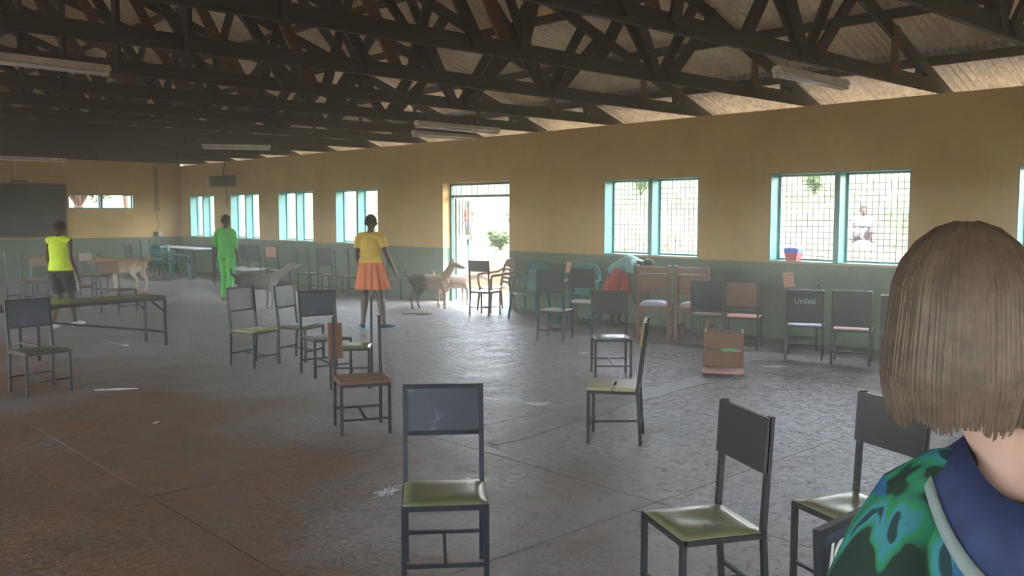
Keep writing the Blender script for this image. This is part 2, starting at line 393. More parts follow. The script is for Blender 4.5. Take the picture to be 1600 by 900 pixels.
# windows
for k, (a, b) in enumerate(WIN):
    z0, z1 = WZ; t = .012
    l = B(); l.box(X1-.004, X1+TH+.01, a, a+t, z0, z1); l.box(X1-.004, X1+TH+.01, b-t, b, z0, z1)
    l.box(X1-.004, X1+TH+.01, a+t, b-t, z0, z0+t); l.box(X1-.004, X1+TH+.01, a+t, b-t, z1-t, z1)
    wnd = struct(l.build('window_%d' % (k+1), 'teal'))
    m_ = (a+b)/2
    B().box(X1+.02, X1+TH-.005, m_-.035, m_+.035, z0+t, z1-t).build('mullion', 'teal', wnd)
    for (u0, u1) in ((a+t, m_-.035), (m_+.035, b-t)):
        f = B(); w = .028; xa, xb = X1+.19, X1+.225
        f.box(xa, xb, u0, u0+w, z0+t, z1-t); f.box(xa, xb, u1-w, u1, z0+t, z1-t); f.box(xa, xb, u0+w, u1-w, z0+t, z0+t+w); f.box(xa, xb, u0+w, u1-w, z1-t-w, z1-t)
        f.build('sash_frame', 'teal', wnd)
        if k >= 4:
            f = B(); xm = X1+.207; q = .0036
            for i in range(1, int((u1-u0)/.075)): f.box(xm-q, xm+q, u0+i*.075-q, u0+i*.075+q, z0+t+w, z1-t-w)
            for i in range(1, int((z1-z0)/.075)): f.box(xm-q*3, xm-q, u0+w, u1-w, z0+i*.075-q, z0+i*.075+q)
            f.build('wire_mesh', 'frame', wnd)
# end wall window
a, b, z0, z1 = EW; t = .015
l = B(); l.box(a, a+t, Y1-.004, Y1+TH, z0, z1); l.box(b-t, b, Y1-.004, Y1+TH, z0, z1); l.box(a+t, b-t, Y1-.004, Y1+TH, z0, z0+t); l.box(a+t, b-t, Y1-.004, Y1+TH, z1-t, z1)
wnd = struct(l.build('window_10', 'teal'))
B().box((a+b)/2-.03, (a+b)/2+.03, Y1+.02, Y1+TH-.02, z0+t, z1-t).build('mullion', 'tealdark', wnd)
f = B()
for u0, u1 in ((a+t, (a+b)/2-.03), ((a+b)/2+.03, b-t)):
    for w in (u0, u1-.02): f.box(w, w+.02, Y1+.1, Y1+.13, z0+t, z1-t)
    f.box(u0, u1, Y1+.1, Y1+.13, z0+t, z0+t+.02); f.box(u0, u1, Y1+.1, Y1+.13, z1-t-.02, z1-t)
f.build('sash_frame', 'teal', wnd)

# door: steel frame, barred transom, one leaf swung outwards
xa, xb = X1+.17, X1+.23; d0, d1, dz = DOOR
fr = B(); w = .045
fr.box(xa, xb, d0, d0+w, 0, dz); fr.box(xa, xb, d1-w, d1, 0, dz); fr.box(xa, xb, d0+w, d1-w, dz-w, dz); fr.box(xa, xb, d0+w, d1-w, 1.905, 1.95)
dr = struct(fr.build('door_1', 'tealdark'))
for i in range(11):
    y = d0+.14+i*(d1-d0-.28)/10
    B().tube([(xa+.03, y, 1.95), (xa+.03, y, dz-w)], .007, 6).build('transom_bar', 'frame', dr)
leaf = B(); Lw, Lh = .83, 1.87; t = .035
for bx in ((0, t, 0, Lh), (Lw-t, Lw, 0, Lh), (t, Lw-t, 0, t), (t, Lw-t, Lh-t, Lh), (t, Lw-t, 1.14, 1.14+t), (t, Lw-t, .62, .62+t)):
    leaf.box(bx[0], bx[1], -.018, .018, bx[2], bx[3])
th = 57; lf = leaf.build('door_leaf', 'tealdark', dr, loc=(xb+.02, d1-.07, .025), rot=(0, 0, R(90-th)))
for i in (1, 2, 3): B().tube([(Lw*i/4, 0, 1.17), (Lw*i/4, 0, Lh-t)], .009, 6).build('door_bar', 'frame', lf)
B().box(t, Lw-t, -.004, .004, t, .62).build('door_panel', 'teal', lf)
B().box(t, Lw-t, -.004, .004, .655, 1.14).build('door_panel', 'teal', lf)
B().box(Lw-.14, Lw-.03, -.035, .035, .98, 1.10).build('lock_case', 'frame', lf)
struct(B().box(X1-.02, X1+TH+.35, d0, d1, -.25, -.003).build('trim_1', 'patch'))

# roof: corrugated sheets on purlins
ceil = struct(B().bar((RX, Y0-.5, zroof(RX)-.06), (RX, Y1+.5, zroof(RX)-.06), .06, .16).build('ceiling', 'purlin'))
SW = .90                                       # cover width of a sheet
def corr_mesh(name, length, mat, lip=.05):
    n = 88; vs = []; fs = []; pitch = .086; amp = .017
    for i in range(n+1):
        u = i*(SW+lip)/n; z = amp*math.sin(2*math.pi*u/pitch)
        vs += [(0, u, z), (length, u, z)]
    for i in range(n): fs.append((2*i, 2*i+2, 2*i+3, 2*i+1))
    b = B(); b.add(vs, fs); return b.mesh(name, mat, True)
cosr = 1/math.sqrt(1+PIT*PIT); ang = math.atan(PIT)
def sheets(edge_hi, edge_lo, lift, mat, sgn=1):
    """row of sheets from x=edge_hi down to x=edge_lo"""
    L = abs(edge_lo-edge_hi)/cosr + .12; me = corr_mesh('corrugated_sheet', L, mat)
    k = 0; y = Y0-.6
    while y < Y1+.6:
        rx = (0, ang, 0) if sgn > 0 else (0, ang, math.pi)
        o = link('corrugated_sheet', me, ceil, loc=(edge_hi, y if sgn > 0 else y+SW, zroof(edge_hi)+lift+(k % 2)*.004), rot=rx); y += SW; k += 1
rows = [RX, 5.85, 8.05, 10.15]
sheets(RX, 5.85, .045, 'sheet'); sheets(5.85, 8.05, .022, 'sheet'); sheets(8.05, 10.15, 0.0, 'sheet'); sheets(10.05, 11.35, -.022, 'foil')
sheets(RX, .55, .045, 'sheet', -1); sheets(.55, -1.65, .022, 'sheet', -1); sheets(-1.65, -3.75, 0., 'sheet', -1); sheets(-3.65, -4.95, -.022, 'foil', -1)
for x in (10.17, 9.15, 8.05, 7.0, 5.9, 4.85, 3.8):
    for xx in (x, 2*RX-x):
        b = B(); z = zroof(xx)-.075; b.bar((xx, Y0-.5, z), (xx, Y1+.5, z), .05, .10); b.build('purlin', 'purlin', ceil)

# trusses
def truss_parts():
    P = []
    zc0, zc1 = 2.955, 3.095; t = .05
    P.append(('bottom_chord', B().box(X0-.2, X1+.2, -t/2, t/2, zc0, zc1), 'truss'))
    P.append(('bottom_chord_splice', B().box(RX-.5, RX+1.6, t/2, t/2+.035, zc0+.01, zc1-.01), 'truss'))
    for sg in (1, -1):
        def mx(x): return x if sg > 0 else 2*RX-x
        # rafter
        def rz(x): return zroof(x)-.135-.075
        P.append(('rafter', B().bar((mx(X1+.95), 0, rz(X1+.95)), (mx(RX), 0, rz(RX)), .05, .13), 'truss'))
        def web(nm, x0, x1, off, w=.12, mat='truss', tt=.035):
            a = (mx(x0), off, zc0+.06); b_ = (mx(x1), off, rz(x1)+.03)
            P.append((nm, B().bar(a, b_, tt, w, up=(1, 0, 0) if False else (0, 0, 1)) if abs(x0-x1) > .01 else B().bar(a, b_, w, tt), mat))
        web('post', 9.98, 9.98, .043, .07); web('post', 9.2, 9.2, -.043, .075, 'truss_red')
        web('web_member', 7.56, 8.15, .043); web('web_member', 7.6, 8.4, -.043)
        web('web_member', 7.5, 6.05, .043); web('web_member', 7.4, 6.6, -.043)
        web('web_member', 6.55, 7.35, .043, .13); web('web_member', 5.5, 6.0, -.043, .11)
        web('web_member', 5.42, 4.2, .043, .13, 'truss_red'); web('web_member', 5.0, 3.35, -.043, .12)
    P.append(('king_post', B().bar((RX, -.045, zc0), (RX, -.045, zroof(RX)-.15), .12, .04), 'truss'))
    return [(n, b.mesh(n, m)) for n, b, m in P]
TP = truss_parts()
TY = [.95, -.68, -2.3] + [2.57+1.63*k for k in range(14)]
ords = ['first','second','third','fourth','fifth','sixth','seventh','eighth','ninth','tenth','eleventh','twelfth','thirteenth','fourteenth']
for i, y in enumerate(TY):
    if i < 3: lab = 'dark timber roof truss overhead behind the viewer, %s back' % ords[i]
    else: lab = 'dark timber roof truss, %s from the viewer towards the blackboard wall' % ords[i-3]
    t = thing('roof_truss', lab, 'truss', (0, y, 0), 0, 'timber roof trusses')
    for n, me in TP: link(n, me, t)

# ------------------------------------------------------------------ outdoors
def sst(t): t = max(0., min(1., t)); return t*t*(3-2*t)
def ter(x, y):
    z = .1*max(0., x-13.0) if x < 60 else 4.7+.03*(x-60)
    z += .5*sst((x-12.6)/.7)*sst((y-9.8)/1.5)
    z += (.06*math.sin(x*.9+y*.35)+.05*math.sin(y*.8-x*.3))*sst((x-14)/4)
    if x < -4: z = 0
    return z - .06
xs = [-70, -40, -20, -10, -4.4, 0, 5, 10, 10.5, 12, 12.4] + [12.5+.1*i for i in range(10)] + [13.5+.5*i for i in range(40)] + [34+2*i for i in range(14)] + [65, 80, 110]
ys = [-70, -50, -30] + [-20+2*i for i in range(14)] + [8+.5*i for i in range(70)] + [44+3*i for i in range(22)] + [120, 150]
vs = [(x, y, ter(x, y)) for x in xs for y in ys]; ny = len(ys)
fs = [(i*ny+j, (i+1)*ny+j, (i+1)*ny+j+1, i*ny+j+1) for i in range(len(xs)-1) for j in range(ny-1)
      if not (xs[i] >= -4 and xs[i+1] <= 10.4 and ys[j] >= -4.5 and ys[j+1] <= 24.4)]
gb = B(); gb.add(vs, fs); struct(gb.build('ground_outside', 'ground', smooth=True))

def tree(label, x, y, h, crown, mat='leaf', n=3200, seed=1, trunk_r=.16, base=None, group='trees outside'):
    rn = random.Random(seed); z = ter(x, y) if base is None else base
    t = thing('tree', label, 'tree', (x, y, z), 0, group)
    b = B(); b.tube([(0, 0, -.1), (.05, .03, h*.3), (-.06, .08, h*.6), (0, 0, h*.8)], [trunk_r, trunk_r*.8, trunk_r*.6, trunk_r*.3], 9)
    clumps = []
    for k in range(9):
        a = k*2.4+rn.random(); rr = crown*(.35+.5*rn.random()); zz = h*(.6+.35*rn.random())
        c = Vector((rr*math.cos(a), rr*math.sin(a), zz)); clumps.append((c, crown*(.3+.2*rn.random())))
        b.tube([(0, 0, h*.45), tuple(c*.5+Vector((0, 0, h*.27))), tuple(c)], [trunk_r*.5, trunk_r*.3, trunk_r*.1], 6)
    clumps.append((Vector((0, 0, h)), crown*.45))
    b.build('trunk', 'bark', t, True)
    lf = B()
    for i in range(n):
        c, r = clumps[rn.randrange(len(clumps))]
        d = Vector((rn.gauss(0, 1), rn.gauss(0, 1), rn.gauss(0, .8))).normalized()*r*(rn.random()**.45)
        p = c+d; s = .06+.06*rn.random(); u = Vector((rn.gauss(0, 1), rn.gauss(0, 1), rn.gauss(0, .6))).normalized(); w = u.orthogonal().normalized()
        lf.add([p-u*s*1.5, p+w*s*.6, p+u*s*1.5, p-w*s*.6], [(0, 1, 2, 3)])
    lf.build('foliage', mat, t, kind='stuff'); return t
tree('broad leafy tree behind the blackboard wall, seen in left pane of its narrow window', 9.6, 31.0, 4.4, 2.2, 'leaf2', 4200, 2, .2)
tree('leafy tree behind the blackboard wall, seen in right pane of its narrow window', 13.4, 37.5, 4.8, 2.4, 'leaf2', 4200, 3, .14)
tree('green tree outside, filling the window nearest the corner', 19.6, 47., 5.4, 2.8, 'leaf2', 4200, 4)
tree('dark leafy tree outside, behind the window next to the wall box', 17.2, 32.8, 4.6, 2.0, 'leaf', 4200, 5)
tree('wide tree up the slope outside, seen above the grey goat', 25.0, 40., 5.2, 2.8, 'leaf', 4200, 6)
tree('tree up the slope outside, seen past the girl in the yellow shirt', 27.3, 33.8, 4.6, 2.4, 'leaf2', 4200, 7)
tree('tall shade tree outside over the seated person in the white shirt', 25.6, 6.6, 7.6, 4.6, 'leaf', 8000, 8, .22)
tree('shade tree up the slope outside, between the two mesh windows', 26.5, 17.2, 6.4, 2.6, 'leaf', 4200, 9, .2)
def shrub(label, x, y, h, mat, seed, n=900):
    rn = random.Random(seed); t = thing('shrub', label, 'shrub', (x, y, ter(x, y)), 0, 'shrubs outside'); st = B(); lf = B()
    for k in range(8):
        a = rn.random()*6.28; tip = Vector((h*.6*math.cos(a)*rn.random(), h*.6*math.sin(a)*rn.random(), h*(.6+.4*rn.random()))); st.tube([(0, 0, -.05), tuple(tip*.5), tuple(tip)], [.018, .013, .005], 5)
        for i in range(n//8):
            p = tip*(.35+.65*rn.random())+Vector((rn.gauss(0, 1), rn.gauss(0, 1), rn.gauss(0, .8)))*h*.13; s = .03+.035*rn.random()
            u = Vector((rn.gauss(0, 1), rn.gauss(0, 1), rn.gauss(0, .7))).normalized(); w = u.orthogonal().normalized()
            lf.add([p-u*s*1.5, p+w*s*.6, p+u*s*1.5, p-w*s*.6], [(0, 1, 2, 3)])
    st.build('stem', 'bark', t); lf.build('foliage', mat, t, kind='stuff')
shrub('low green shrub outside on the earth bank beyond the doorway', 15.4, 17.0, .5, 'leaf', 11)
shrub('leafy shrub outside, upper right in the doorway', 19.5, 20.5, 1.0, 'leaf', 12)
shrub('small shrub outside, seen in the window left of the girl', 17.2, 25.6, .7, 'leaf2', 13)
shrub('green shrub high on the slope outside the right-hand window, left pane', 33.5, 18.2, 1.1, 'leaf', 14)
shrub('green shrub on the slope outside the middle mesh window', 34.0, 27.5, 1.2, 'leaf2', 15)
gr = B(); rn = random.Random(9)
for i in range(9000):
    x = 14+rn.random()**1.3*26; y = 4+rn.random()*45
    if math.sin(x*.5+1.3*math.sin(y*.23))+math.sin(y*.41+x*.2) < .1: continue
    z = ter(x, y); h = .07+.1*rn.random(); a = rn.random()*6.28; w = .025
    gr.add([(x-w*math.cos(a), y-w*math.sin(a), z), (x+w*math.cos(a), y+w*math.sin(a), z), (x+.05*math.sin(a), y+.05*math.cos(a), z+h)], [(0, 1, 2)])
tag(gr.build('grass', 'grass'), 'sparse tufts of grass on the bright slope outside', 'grass', kind='stuff')

# ------------------------------------------------------------------ chairs
CH = {}
def chair_parts(seat, back, frame='frame', w=.37, d=.36, sh=.39, bh=.83, b0=.58, lean=.045, tube=.022, boards=False, rails=True, inset=True):
    key = (seat, back, frame, w, d, sh, bh, b0, lean, tube, boards, rails, inset)
    if key in CH: return CH[key]
    P = []; hw, hd = w/2-tube/2, d/2-tube/2
    def bx(z): return -hd - lean*max(0, (z-sh)/(bh-sh))
    for s in (1, -1):
        b = B(); b.bar((hd, s*hw, 0), (hd, s*hw, sh-.012), tube); P.append(('leg', b.mesh('leg', frame)))
        b = B(); b.bar((-hd-.025, s*hw, 0), (-hd, s*hw, sh), tube); b.bar((-hd, s*hw, sh-.008), (bx(bh), s*hw, bh), tube)
        P.append(('back_post', b.mesh('back_post', frame)))
    b = B(); z = sh-.024
    b.bar((hd, -hw, z), (hd, hw, z), tube); b.bar((-hd, -hw, z), (-hd, hw, z), tube); b.bar((-hd, hw, z), (hd, hw, z), tube); b.bar((-hd, -hw, z), (hd, -hw, z), tube)
    P.append(('seat_frame', b.mesh('seat_frame', frame)))
    if boards:
        for x0, x1 in ((-hd+.012, -.012), (.014, hd+.016)):
            P.append(('seat_board', B().bbox(x0, x1, -w/2, w/2, sh-.012, sh+.008, .003).mesh('seat_board', seat)))
    elif seat:
        n = 8; vs = []; fs = []
        for i in range(n+1):
            for j in range(n+1):
                u, v = i/n*2-1, j/n*2-1; zz = sh-.008 + .012*(1-u**4)*(1-v**4) - .006*(1-u*u)*(1-v*v)*math.cos(u*2+v*3)
                vs.append((u*(d/2-.006), v*(w/2-.006), zz))
        for i in range(n):
            for j in range(n): a = i*(n+1)+j; fs.append((a, a+n+1, a+n+2, a+1))
        N = len(vs); vs += [(x, y, sh-.014) for x, y, _ in vs]; fs += [tuple(N+k for k in f[::-1]) for f in fs]
        ring = [j for j in range(n+1)] + [i*(n+1)+n for i in range(1, n+1)] + [n*(n+1)+j for j in range(n-1, -1, -1)] + [i*(n+1) for i in range(n-1, 0, -1)]
        fs += [(ring[k], ring[(k+1) % len(ring)], N+ring[(k+1) % len(ring)], N+ring[k]) for k in range(len(ring))]
        P.append(('seat', B().add(vs, fs).mesh('seat', seat, True)))
    if back:
        off = 0 if inset else tube*.6
        z0, z1 = b0, bh-.004; pw = hw-tube*.3 if inset else w/2
        b = B(); b.bar((bx(z0)+off, 0, z0), (bx(z1)+off, 0, z1), .010 if inset else .018, pw*2, up=(0, 1, 0)); P.append(('backrest', b.mesh('backrest', back)))
        if rails:
            for zz in (z0, z1-.006): P.append(('back_rail', B().bar((bx(zz), -hw, zz), (bx(zz), hw, zz), tube*.9).mesh('back_rail', frame)))
    for x, zz in ((hd, .115), (-hd-.018, .135)):
        P.append(('stretcher', B().bar((x, -hw, zz), (x, hw, zz), tube*.7).mesh('stretcher', frame)))
    P.append(('stretcher', B().bar((hd, 0, .115), (-hd-.018, 0, .135), tube*.65).mesh('stretcher', frame)))
    CH[key] = P; return P
GR = 'school chairs around the hall'
def chair(x, y, deg, label, rot=None, z=0., group=GR, **k):
    t = thing('metal_chair', label, 'chair', (x, y, z), R(deg), group, rot)
    for n, me in chair_parts(**k): link(n, me, t)
    return t
def text(body, size, parent, mat, loc, rot, shear=0., name='lettering', align='CENTER'):
    cu = bpy.data.curves.new('t', 'FONT'); cu.body = body; cu.size = size; cu.extrude = .0008; cu.shear = shear; cu.align_x = align; cu.offset = .002
    o = bpy.data.objects.new('t', cu); COL.objects.link(o); dg = bpy.context.evaluated_depsgraph_get()
    me = bpy.data.meshes.new_from_object(o.evaluated_get(dg)); bpy.data.objects.remove(o); me.name = name; me.materials.clear(); me.materials.append(M[mat])
    return link(name, me, parent, loc=loc, rot=rot)

# foreground
chair(2.41, 3.03, -127.5, 'black metal chair with scuffed blue-grey backrest and olive seat, nearest in the middle', seat='seat_olive', back='back_blue', frame='frame_blue', b0=.60, bh=.82, lean=.06)
chair(2.93, 2.04, 153, 'black metal chair with plain charcoal backrest, turned left, in front of the overturned chair', seat='seat_olive', back='back_dark', b0=.61, inset=False, rails=False, lean=.025)
chair(3.54, 1.70, 160, 'black metal chair with charcoal backrest, half hidden behind the foreground woman', seat='seat_olive', back='back_dark', b0=.61, lean=.025, inset=False, rails=False)
c4 = chair(2.16, .85, -90, 'black metal chair with white lettering on its backrest, beside the foreground woman', seat='seat_olive', back='back_blue', b0=.56, bh=.84, lean=.025, frame='frame')
text('JOSS A', .085, c4, 'paper', (-.170, -.168, .742), (R(90-3), 0, R(90)), .25, align='LEFT')
c5 = chair(4.84, 4.13, 126, 'metal chair with worn tan wooden seat and backrest, seen side-on', seat='wood_tan', back='wood_tan', boards=True, rails=False, inset=False, lean=.055, bh=.86, b0=.69)
chair(6.77, 5.83, -132, 'metal chair with dark backrest and grey-blue seat, behind the tan-seated chair', seat='seat_grey', back='back_dark', b0=.60, inset=False)
chair(4.43, 8.78, -75, 'dark metal chair with yellow seat and slate backrest, leftmost of the group of five', seat='seat_yellow', back='back_grey')
chair(4.98, 8.78, -64, 'dark metal chair with slate backrest, second from left of the group of five', seat='seat_olive', back='back_grey')
chair(4.70, 7.80, -98, 'dark metal chair with scuffed slate-blue backrest, third from left of the group of five', seat='seat_grey', back='back_blue', w=.40)
chair(4.55, 7.10, -128, 'metal chair with bare posts and no backrest, behind the chair with the hanging board', seat='seat_olive', back=None, rails=False)
c13 = chair(3.66, 5.58, -114, 'metal chair with red-brown wooden seat, its backrest board hanging upright from one post', seat='wood_red', back=None, boards=True, rails=False)
b = B(); b.bbox(-.012, .012, -.055, .055, 0, .27, .003); b.build('backrest_board', 'wood_red', c13, loc=(-.215, -.160, .51), rot=(0, R(-8), 0))
chair(2.34, 8.80, -82, 'dark metal chair with blue-black backrest at the left edge, in front of the long table', seat='table_top', back='back_blue', w=.40)
# chair lying on its back
dv = Vector((7.39-7.92, 4.94-5.29, 0)).normalized(); sv = Vector((0, 0, 1)).cross(dv)
mt = Matrix((Vector((0, 0, 1)), dv.cross(Vector((0, 0, 1))), dv)).transposed()
# local x (chair front) -> up, local z (chair up) -> towards the viewer
t = chair(8.13, 5.42, 0, 'red-brown wooden chair lying on its back on the floor, right of centre', rot=mt.to_euler(), z=.205, seat='wood_red', back='wood_pink', boards=True, rails=False, inset=False, lean=.0, frame='wood_brown', w=.40)
B().box(.0, .022, -.13, .02, .395, .402).build('tape_strip', 'green_tape', t)

# row along the window wall, backs turned to the viewer
chair(8.22, 8.02, 24, 'black metal chair with tall dark backrest and pale seat, standing alone before the teal armchair', seat='seat_pale', back='back_dark', b0=.62, bh=.90)
cb = chair(9.25, 8.45, 28, 'metal chair with a pale pink board on its post, behind the tall dark-backed chair', seat='seat_pale', back='back_dark', b0=.60, bh=.86, boards=True)
B().bbox(-.01, .01, -.03, .03, 0, .15, .003).build('loose_board', 'wood_pink', cb, loc=(-.24, .19, .80), rot=(R(8), 0, 0))
for (x, y, a, sm, bm, lab, bh) in [
    (9.38, 5.98, 24, 'wood_pink', 'wood_brown', 'metal chair with brown backrest, left of the pink board by the window wall', .82),
    (9.30, 6.40, 20, 'wood_brown', 'back_dark', 'dark metal chair against the wall between the cushioned chairs and the brown-backed one', .80),
    (9.18, 5.06, 26, 'seat_blue', 'back_dark', 'dark chair with faint lettering and lilac seat, below the red and blue tub', .78),
    (9.22, 4.53, 22, 'wood_pink', 'back_dark', 'dark chair with pinkish seat, rightmost clear chair below the large mesh window', .80),
    (9.25, 4.02, 25, 'seat_pale', 'back_dark', 'dark chair by the window wall just left of the woman\'s hair', .78)]:
    c = chair(x, y, a, lab, seat=sm, back=bm, bh=bh, b0=.42 if bh < .81 else .50, inset=False, w=.40)
    if 'lettering' in lab: text('Uniled', .085, c, 'strap', (-.236, 0, .63), (R(90), 0, R(-90)))
cp_ = chair(9.80, 5.45, 30, 'chair with an upright pink board on its post, against the wall below the window corner', seat='wood_pink', back=None, rails=False, bh=.80)
B().bbox(-.01, .01, -.06, .06, 0, .17, .003).build('backrest_board', 'wood_pink', cp_, loc=(-.25, .15, .75), rot=(R(-8), 0, 0))

def wood_chair(x, y, deg, label, cushion):
    t = thing('wooden_chair', label, 'chair', (x, y, 0), R(deg), 'wooden dining chairs by the window wall'); p = .04; hw, hd, sh, bh = .20, .20, .42, .95
    for s in (1, -1):
        B().bar((hd, s*hw, 0), (hd, s*hw, sh), p).build('leg', 'wood_brown', t)
        b = B(); b.bar((-hd-.03, s*hw, 0), (-hd, s*hw, sh), p); b.bar((-hd, s*hw, sh-.01), (-hd-.06, s*hw, bh), p); b.build('back_post', 'wood_brown', t)
        B().bar((-hd, s*hw, .15), (hd, s*hw, .15), .025, .04).build('stretcher', 'wood_brown', t)
    b = B()
    for q in (((hd, -hw, sh-.04), (hd, hw, sh-.04)), ((-hd, -hw, sh-.04), (-hd, hw, sh-.04)), ((-hd, hw, sh-.04), (hd, hw, sh-.04)), ((-hd, -hw, sh-.04), (hd, -hw, sh-.04))): b.bar(*q, .025, .07)
    b.build('seat_frame', 'wood_brown', t)
    B().bar((-hd-.055, -hw, bh-.06), (-hd-.055, hw, bh-.06), .025, .08).build('top_rail', 'wood_brown', t)
    b = B(); b.bar((-hd-.02, 0, sh+.16), (-hd-.053, 0, bh-.11), .014, hw*2-.05, up=(0, 1, 0)); b.build('back_panel', 'wood_brown', t)
    c = B(); n = 10; vs = []; fs = []
    for i in range(n+1):
        for j in range(n+1):
            u, v = i/n*2-1, j/n*2-1; vs.append((u*hd, v*hw, sh-.01+.065*((1-u**4)*(1-v**4))**.6))
    for i in range(n):
        for j in range(n): a = i*(n+1)+j; fs.append((a, a+n+1, a+n+2, a+1))
    fs.append(tuple([j for j in range(n+1)] + [i*(n+1)+n for i in range(1, n+1)] + [n*(n+1)+j for j in range(n-1, -1, -1)] + [i*(n+1) for i in range(n-1, 0, -1)]))
    c.add(vs, fs).build('cushion', cushion, t, True)
wood_chair(9.38, 7.33, 33, 'brown wooden chair with pale blue padded seat, below the middle mesh window', 'seat_blue')
wood_chair(9.62, 6.86, 24, 'brown wooden chair with white padded seat, next to the pale blue padded one', 'seat_pale')

def plastic_chair(x, y, deg, label, mat, z=0., rot=None):
    t = thing('plastic_armchair', label, 'chair', (x, y, z), R(deg), 'plastic armchairs', rot); sh = .40
    vs = []; fs = []; n = 8
    for i in range(n+1):
        for j in range(n+1):
            u, v = i/n*2-1, j/n*2-1; vs.append((u*.21, v*(.22-.015*u*-1), sh-.02*(1-u*u)*(1-v*v)+(-.02*(u > .8))))
    for i in range(n):
        for j in range(n): a = i*(n+1)+j; fs.append((a, a+n+1, a+n+2, a+1))
    N = len(vs); vs += [(a, b_, c-.012) for a, b_, c in vs]; fs += [tuple(N+k for k in f[::-1]) for f in fs]
    B().add(vs, fs).build('seat', mat, t, True)
    def bk(z): return -.20-.22*(z-sh)
    def bw(z): return .20+.02*math.sin((z-sh)*6)
    hoop = [(bk(sh), .2, sh), (bk(.6), .215, .6), (bk(.75), .20, .75), (bk(.83), .14, .83), (bk(.85), 0, .85), (bk(.83), -.14, .83), (bk(.75), -.20, .75), (bk(.6), -.215, .6), (bk(sh), -.2, sh)]
    B().tube(hoop, (.022), 8).build('back_hoop', mat, t, True)
    for z_ in (.47, .54, .61, .68): B().bar((bk(z_), -.2, z_), (bk(z_), .2, z_), .012, .042).build('back_slat', mat, t)
    b = B(); b.bar((bk(.72), 0, .72), (bk(.835), 0, .835), .014, .30, up=(0, 1, 0)); b.build('back_panel', mat, t)
    for s in (1, -1):
        B().tube([(bk(.70), s*.20, .70), (-.16, s*.245, .635), (.05, s*.26, .615), (.19, s*.25, .60), (.215, s*.245, .55), (.20, s*.225, sh)], [.016, .02, .022, .022, .02, .018], 8).build('armrest', mat, t, True)
        for sx, ex in ((.19, .225), (-.19, -.25)):
            B().tube([(sx, s*.205, sh), (ex, s*.245, 0)], [(.028, .022), (.018, .018)], 6).build('leg', mat, t, True)
    return t
plastic_chair(9.62, 9.95, -165, 'teal plastic armchair in the shadow right of the doorway', 'teal_plastic')
plastic_chair(9.72, 8.98, 200, 'teal plastic armchair beside the bending person', 'teal_plastic')
plastic_chair(9.93, 11.08, 165, 'brown plastic armchair with slatted back standing in the doorway', 'brown_plastic')
chair(9.38, 10.72, 18, 'metal chair with small dark backrest, in front of the brown plastic armchair at the doorway', seat='seat_pale', back='back_dark', b0=.70, bh=.88, inset=False, rails=False)

# far row by the window wall
for (x, y, a, sm, bm, lab) in [
    (9.55, 20.4, 15, 'seat_pale', 'back_dark', 'dark chair with pale seat by the window wall, first right of the white table'),
    (9.60, 19.4, 30, 'seat_pale', 'back_grey', 'dark chair with white seat by the wall, just behind the person in green'),
    (9.10, 19.35, 10, 'seat_pale', 'back_dark', 'low dark chair with bright seat, left of the person in green'),
    (9.60, 18.7, 20, 'seat_pale', 'back_grey', 'dark chair with white seat, second right of the person in green'),
    (9.62, 17.9, 18, 'seat_pale', 'wood_pink', 'chair with salmon red backrest and white seat, under the third window from the corner'),
    (9.65, 16.6, 12, 'wood_brown', None, 'dark chair with bare posts under the window left of the girl'),
    (9.68, 15.85, 20, 'wood_brown', 'back_dark', 'dark chair in shadow, second left of the girl in the orange skirt'),
    (9.70, 15.2, 15, 'wood_brown', None, 'dark bare-post chair in shadow just left of the girl'),
    (9.72, 13.9, 15, 'wood_brown', None, 'dark bare-post chair against the green wall between the girl and the doorway')]:
    chair(x, y, a, lab, seat=sm, back=bm, rails=bool(bm), b0=.66 if bm == 'wood_pink' else .58, bh=.92)
# left group
for (x, y, a, sm, bm, lab, k) in [
    (4.52, 17.9, -50, 'wood_brown', None, 'metal chair with two bare upright posts, far left behind the table', dict(bh=.95, rails=False)),
    (4.85, 17.55, -60, 'wood_brown', 'wood_red', 'metal chair with red-brown backrest half hidden by the boy in neon yellow', dict(b0=.66)),
    (6.05, 18.8, -55, 'wood_brown', 'wood_brown', 'metal chair with brown backrest between the boy and the tan goat', dict(b0=.68)),
    (5.22, 15.05, -62, 'wood_brown', 'wood_red', 'metal chair with wide red-brown backrest in front of the tan goat', dict(b0=.64, w=.42)),
    (4.95, 16.3, 120, 'wood_brown', None, 'small dark metal chair frame directly behind the boy in neon yellow', dict(rails=False, bh=.42)),
    (9.25, 24.1, -60, 'wood_brown', None, 'bare-post metal chair in the far corner left of the white table', dict(rails=False, bh=.92)),
    (8.75, 23.9, -45, 'wood_brown', 'back_dark', 'dark metal chair in the far corner, in front of the bare-post one', dict(b0=.6))]:
    chair(x, y, a, lab, seat=sm, back=bm, inset=False, **k)

